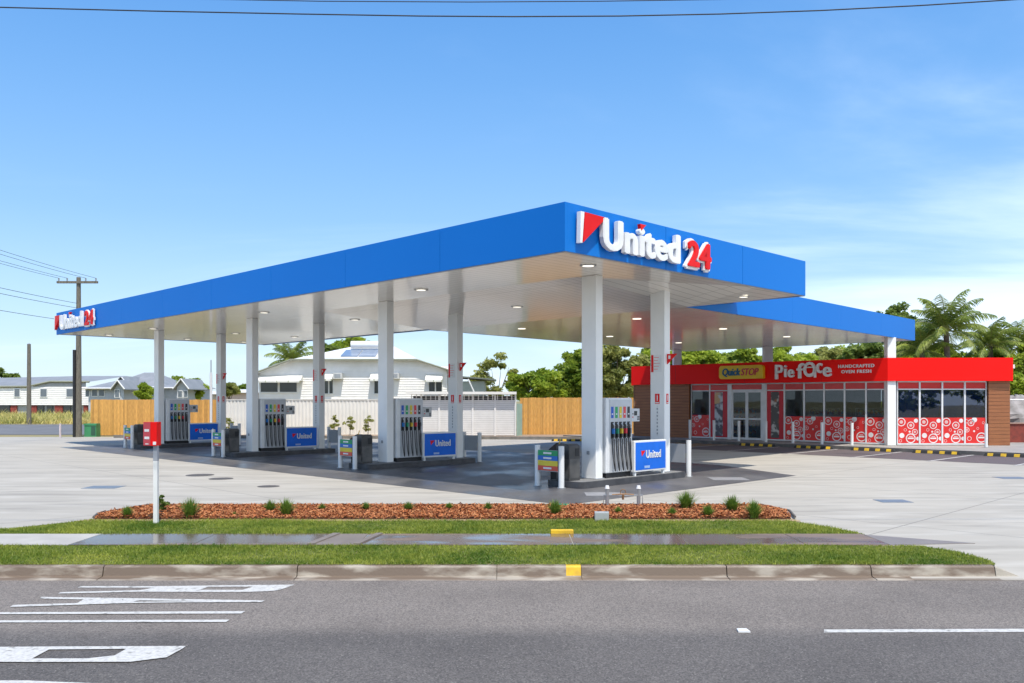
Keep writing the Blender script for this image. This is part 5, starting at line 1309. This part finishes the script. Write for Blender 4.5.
TS = [(127, 517.5, .20, 'tussock at the left end of the mulch bed'), (190, 517.5, .28, 'full tussock just right of the red sign post'), (235, 516.5, .10, 'low flat tussock between the left clumps'),
 (270, 512, .22, 'back one of the paired tussocks in the left mulch'), (286, 516, .26, 'front one of the paired tussocks in the left mulch'), (322, 510.5, .16, 'small seedling right of the paired tussocks'),
 (366, 510.5, .16, 'small seedling second right of the paired tussocks'), (408, 511, .15, 'small seedling below the second island'), (449, 510, .17, 'small seedling below the blue panel of the second island'),
 (488, 510.5, .15, 'small seedling left of the striped bollard board'), (555, 515, .23, 'bright tussock beside the green pit lid'), (618, 514, .16, 'low tussock under the water meter'),
 (672, 516, .15, 'low tussock right of the water meter'), (686, 509.5, .30, 'tall back tussock left of the right-hand group'), (708, 517, .27, 'wide front tussock in the right-hand group'), (732, 512, .30, 'tall tussock in the middle of the right-hand group'), (754, 518, .26, 'last tussock at the right end of the mulch bed')]
for k, (px, py, h_, lb) in enumerate(TS):
    x_, y_ = G0(px, py); tussock(x_, y_, h_ * (.9 + .2 * math.sin(k * 2.1)), int(120 + 900 * h_), 50 + k, 'green ' + lb)
x_, y_ = G0(161, 514); V = crown_verts(33, .14, .14, .16, 14, 700, .025); V[:, 2] += .2
tag(np_mesh('dark_shrub', V, 4, LEAFC, loc=(x_, y_, .02)), 'dark leafy little shrub behind the red sign post', 'shrub')
for k, (px, lb) in enumerate(((228, 'young shrub at the white fence between the third and farthest islands'), (280, 'young shrub at the white fence behind the third pump'), (334, 'leftmost of three young shrubs before the white fence left of the second pump'), (350, 'middle of three young shrubs before the white fence left of the second pump'), (368, 'rightmost of three young shrubs before the white fence left of the second pump'))):
    d = 46.4; x_ = (px - 512) / 852 * d; V = crown_verts(60 + k, .28, .28, .5, 14, 500, .06); V[:, 2] += .62
    r_ = root('young_shrub', (x_, d, .06), 0, lb, 'shrub', 'young shrubs along the white fence'); np_mesh('foliage', V, 4, LEAFD, parent=r_)
    g = MB(); g.tube([(0, 0, 0), (.02, 0, .7)], .015, BARK, 5); g.build('stem', r_)

# ------------------------------------------------------------------ small things on the verge
SP = 852 * 2 / 124.0; sx_ = (156 - 512) / 852 * SP
r_ = root('red_warning_sign', (sx_, SP, 0), 0, 'red boxed sign on a white square post rising from the mulch bed', 'sign')
g = MB(); g.box(-.033, .033, -.033, .033, 0, 1.30, WHITE); g.box(-.034, .034, -.034, .034, 1.02, 1.26, mat('post_grey', (.35, .37, .42), rough=.5)); g.build('post', r_)
# a small box: one face to the forecourt entry on the left, one face to the road
def SB(u, d, z): return (u, d, z)
g = MB(); g.prism([(-.205, .0), (-.055, -.07), (.04, -.07), (.04, .10), (-.15, .10)], 1.265, 1.645, RED); g.build('box', r_)
g = MB()
fa = lambda u, d, z: (-.205 + u * .906 - d * .42, .0 - u * .423 - d * .906, z)
PALE = mat('sign_pale_red', (.55, .06, .08), rough=.4)
g.box(.004, .158, .002, .004, 1.27, 1.64, PALE, fa)
g.box(.03, .13, .0045, .006, 1.49, 1.53, SIGNW, fa); g.box(.03, .135, .0045, .006, 1.37, 1.41, SIGNW, fa); g.box(.05, .12, .0045, .006, 1.285, 1.30, SIGNW, fa)
g.box(-.02, .03, -.0735, -.071, 1.28, 1.33, SIGNW)
g.build('lettering_panel', r_)

x_, y_ = G0(562, 534, 0)
g = MB(); g.prism([(x_ - .17, y_ - .04), (x_ + .17, y_ - .04), (x_ + .17, y_ + .05), (x_ - .17, y_ + .05)], 0, .065, YEL)
tag(bevel(g.build('kerb_block', loc=(x_, y_, 0)), .008), 'yellow painted block lying in the turf by the footpath', 'marker block')
x_, y_ = G0(601, 521, 0)
g = MB(); g.prism([(x_ - .11, y_ - .08), (x_ + .12, y_ - .10), (x_ + .14, y_ + .08), (x_ - .10, y_ + .1)], 0, .15, mat('block_grey', (.40, .42, .42), rough=.8))
tag(bevel(g.build('concrete_block', loc=(x_, y_, 0)), .01), 'small pale grey concrete block at the edge of the mulch', 'block')
x_, y_ = G0(563, 508, 0)
g = MB(); g.prism([(x_ - .12, y_ - .1), (x_ + .12, y_ - .1), (x_ + .12, y_ + .1), (x_ - .12, y_ + .1)], 0, .07, mat('pit_green', (.02, .30, .16), rough=.5))
tag(g.build('pit_lid', loc=(x_, y_, 0)), 'green water pit lid at the back of the mulch bed', 'pit lid')
r_ = root('water_meter', (2.05, 15.75, 0), 0, 'galvanised water meter pipework with brass valve standing in the mulch', 'water meter')
for xx_ in (-.29, .29):
    g = MB(); g.cyl((xx_, 0, 0), (xx_, 0, .36), .035, .035, STEEL, 12); g.cyl((xx_, 0, .36), (xx_, 0, .42), .045, .03, WHITE, 12); g.build('pipe', r_)
g = MB(); g.tube([(-.36, -.02, .0), (-.36, -.02, .24), (.36, -.02, .24), (.36, -.02, .0)], .014, GREY, 6); g.build('cross_bar', r_)
g = MB(); BRS = mat('brass', (.32, .19, .10), rough=.55, metal=.5)
g.tube([(-.20, -.02, .25), (-.06, -.02, .26), (.06, -.02, .26), (.2, -.02, .25)], .013, BRS, 8)
for k in range(12):
    t0 = k * math.pi / 6; t1 = t0 + math.pi / 6; g.tube([(.05 * math.cos(t0), -.02, .30 + .05 * math.sin(t0)), (.05 * math.cos(t1), -.02, .30 + .05 * math.sin(t1))], .008, BRS, 5)
g.cyl((0, -.02, .16), (0, -.02, .26), .02, .028, BRS, 10); g.build('valve', r_)
# lids in the pavement
def disc(px, py, rad, name, label, m_, sq=False, z=.006):
    d = 852 * 2 / (py - 400); x_ = (px - 512) / 852 * d; g = MB()
    if sq: g.prism([(x_ - rad, d - rad * .8), (x_ + rad, d - rad * .8), (x_ + rad, d + rad * .8), (x_ - rad, d + rad * .8)], 0, z, m_)
    else: g.cyl((x_, d, 0), (x_, d, z), rad, rad, m_, 28)
    tag(g.build(name, loc=(x_, d, 0)), label, 'manhole cover' if not sq else 'drain grate', 'covers set in the concrete')
LID = mat('lid_iron', (.13, .12, .115), rough=.6, metal=.3); LIDB = mat('lid_blue', (.20, .24, .29), rough=.5, metal=.2)
disc(200, 475.2, .36, 'manhole_cover', 'dark round fuel cover, left one of the pair before the third island', LID)
disc(221, 478.8, .30, 'manhole_cover', 'dark round fuel cover, right one of the pair before the third island', LID)
disc(268.5, 486.5, .25, 'manhole_cover', 'single dark round cover in the concrete behind the left tussocks', LID)
disc(104, 487.3, .38, 'drain_grate', 'blue-grey square grate in the concrete at the left', LIDB, True)
disc(893, 501.2, .30, 'drain_grate', 'blue-grey square grate in the concrete at the right', LIDB, True)
disc(1012, 478, .36, 'drain_grate', 'blue-grey grate near the right edge of the concrete', LIDB, True)
disc(728, 479, .45, 'drain_grate', 'pale tank cover patch in the dark pad right of the near pump', mat('lid_pale', (.30, .30, .31), rough=.5), True, .012)
disc(604, 494.5, .40, 'drain_grate', 'pale tank cover patch in the dark pad before the near pump', mat('lid_pale', (.4, .4, .4)), True, .012)

# ------------------------------------------------------------------ poles, cabinet, wires
r_ = root('power_pole', (-23.4, 46, 0), 0, 'tall timber power pole with crossarm behind the canopy end', 'power pole')
g = MB(); g.cyl((0, 0, 0), (0, 0, 8.62), .17, .11, POLEW, 12); g.build('pole', r_)
g = MB(); g.box(-1.1, 1.1, -.18, -.08, 8.28, 8.40, POLEW); g.build('crossarm', r_)
for xx_ in (-1.0, -.55, .45, 1.0): g = MB(); g.cyl((xx_, -.13, 8.40), (xx_, -.13, 8.56), .03, .045, GREY, 8); g.build('insulator', r_)
g = MB(); g.cyl((-.17, -.12, 0), (-.17, -.12, 4.7), .085, .085, BLACK, 10); g.build('conduit', r_)
r_ = root('timber_pole', (-39.8, 70.2, 0), 0, 'bare timber pole standing in the dry grass at far left', 'pole')
g = MB(); g.cyl((0, 0, 0), (0, 0, 6.6), .19, .14, POLEW, 10); g.build('pole', r_)
g = MB(); g.cyl((0, 0, 6.6), (0, 0, 6.68), .15, .05, GREY, 10); g.build('cap', r_)
r_ = root('utility_cabinet', (-22.85, 46.4, 0), 0, 'green electrical cabinet at the foot of the power pole', 'cabinet')
CG = mat('cabinet_green', (.05, .26, .11), rough=.5)
g = MB(); g.prism([(-.32, -.25), (.32, -.25), (.32, .25), (-.32, .25)], 0, .62, CG); g.prism([(-.35, -.28), (.35, -.28), (.30, .25), (-.30, .25)], .621, .72, CG); g.build('casing', r_)
g = MB(); g.box(.05, .28, -.262, -.251, .08, .58, mat('cabinet_dark', (.03, .10, .06))); g.build('door', r_)
g = MB(); g.box(-24.02, -23.95, 45.2, 45.27, 0, .75, mat('stake_pink', (.75, .62, .60)))
tag(g.build('marker_stake', loc=(-23.98, 45.2, 0)), 'thin pale stake in the grass left of the power pole', 'stake')
r_ = root('vent_pipe', ((211 - 512) / 852 * 46.8, 46.8, 0), 0, 'slender white vent pipe standing before the timber fence', 'vent pipe')
g = MB(); g.cyl((0, 0, 0), (0, 0, 3.5), .07, .07, WHITE, 10); g.build('pipe', r_)
g = MB(); g.cyl((0, 0, 3.5), (0, 0, 4.2), .03, .03, GREY, 8); g.build('upper_tube', r_)

WIRE = mat('wire_black', (.03, .03, .035), rough=.6)
def wire(pts, r0, label, name='overhead_wire'):
    g = MB(); g.tube(pts, r0, WIRE, 5); p = pts[0]
    tag(g.build(name, loc=p), label, 'wire', 'overhead wires')
def sag(p0, p1, s, n_=24):
    p0 = Vector(p0); p1 = Vector(p1); return [tuple(p0.lerp(p1, t) - Vector((0, 0, 4 * s * t * (1 - t)))) for t in np.linspace(0, 1, n_)]
wx = lambda px: (px - 512) / 852 * 11.0
wz = lambda py: 2 + (400 - py) / 852 * 11.0
wire([(wx(px), 11, wz(py)) for px, py in ((-900, -14), (-500, -3), (-200, 3), (0, 7.3), (150, 11), (300, 14), (420, 16), (512, 16.6), (620, 16), (720, 14), (820, 10.5), (920, 5.5), (1024, -1), (1300, -24), (1700, -70))], .0085, 'lower black wire sagging across the top of the sky')
wire([(wx(px), 11.0, wz(py)) for px, py in ((-600, -60), (-200, -26), (0, -10), (200, -1), (320, 1.2), (470, 2.0), (600, 1.2), (720, -.6), (900, -8), (1300, -40))], .006, 'upper thin wire touching the top edge of the sky')
for k, (dx, lb) in enumerate(((-1.0, 'leftmost'), (-.55, 'second from the left'), (.45, 'third from the left'), (1.0, 'rightmost'))):
    wire(sag((-20.3 + dx, 14, 8.6), (-23.4 + dx, 45.87, 8.56), .35), .009, lb + ' of the wires tied to the power pole crossarm')
for k, (z0, lb) in enumerate(((7.2, 'upper'), (6.95, 'middle'), (6.2, 'lowest'))):
    wire(sag((-20.6, 14, z0), (-23.4, 45.82, z0), .3), .011, lb + ' of the service wires below the crossarm')

# right of the shop: rail, masonry and mound
r_ = root('white_handrail', (20.9, 36.2, .13), 0, 'thin white handrail at the right corner of the shop', 'handrail')
g = MB(); 
for x_ in (0, 1.2, 2.4): g.cyl((x_, 0, 0), (x_, 0, 1.9), .03, .03, WHITE, 8)
g.cyl((0, 0, 1.88), (2.4, 0, 1.88), .03, .03, WHITE, 8); g.build('rail', r_)
g = MB(); g.box(20.8, 27, 37.5, 37.75, .13, .95, mat('red_wall', (.26, .05, .035), rough=.85, c2=(.18, .04, .03), nscale=5)); g.box(20.8, 27, 37.45, 37.8, .951, 1.0, mat('wall_cap', (.4, .25, .2)))
tag(g.build('garden_wall', loc=(20.8, 37.5, .13)), 'low dark red garden wall right of the shop', 'wall')
rr_ = random.Random(4); g = MB(); Vv = []; Fv = []; nu, nv = 24, 12
for j in range(nv + 1):
    for i in range(nu):
        t = 2 * math.pi * i / nu; ph = math.pi / 2 * j / nv; rr0 = 1 + .12 * math.sin(5 * t + j) + rr_.uniform(-.06, .06)
        Vv.append((23.6 + 2.6 * rr0 * math.cos(t) * math.cos(ph), 40 + 1.6 * rr0 * math.sin(t) * math.cos(ph), .1 + 2.1 * math.sin(ph) * (1 + rr_.uniform(-.04, .04))))
for j in range(nv):
    for i in range(nu): Fv.append((j * nu + i, j * nu + (i + 1) % nu, (j + 1) * nu + (i + 1) % nu, (j + 1) * nu + i))
g.add(Vv, Fv, mat('rock_grey', (.34, .32, .31), rough=.9, c2=(.18, .17, .16), nscale=2, bump=.8, bscale=4))
tag(g.build('rock_mound', loc=(23.6, 40, .1)), 'grey stone mound beyond the handrail at the right edge', 'rock mound')
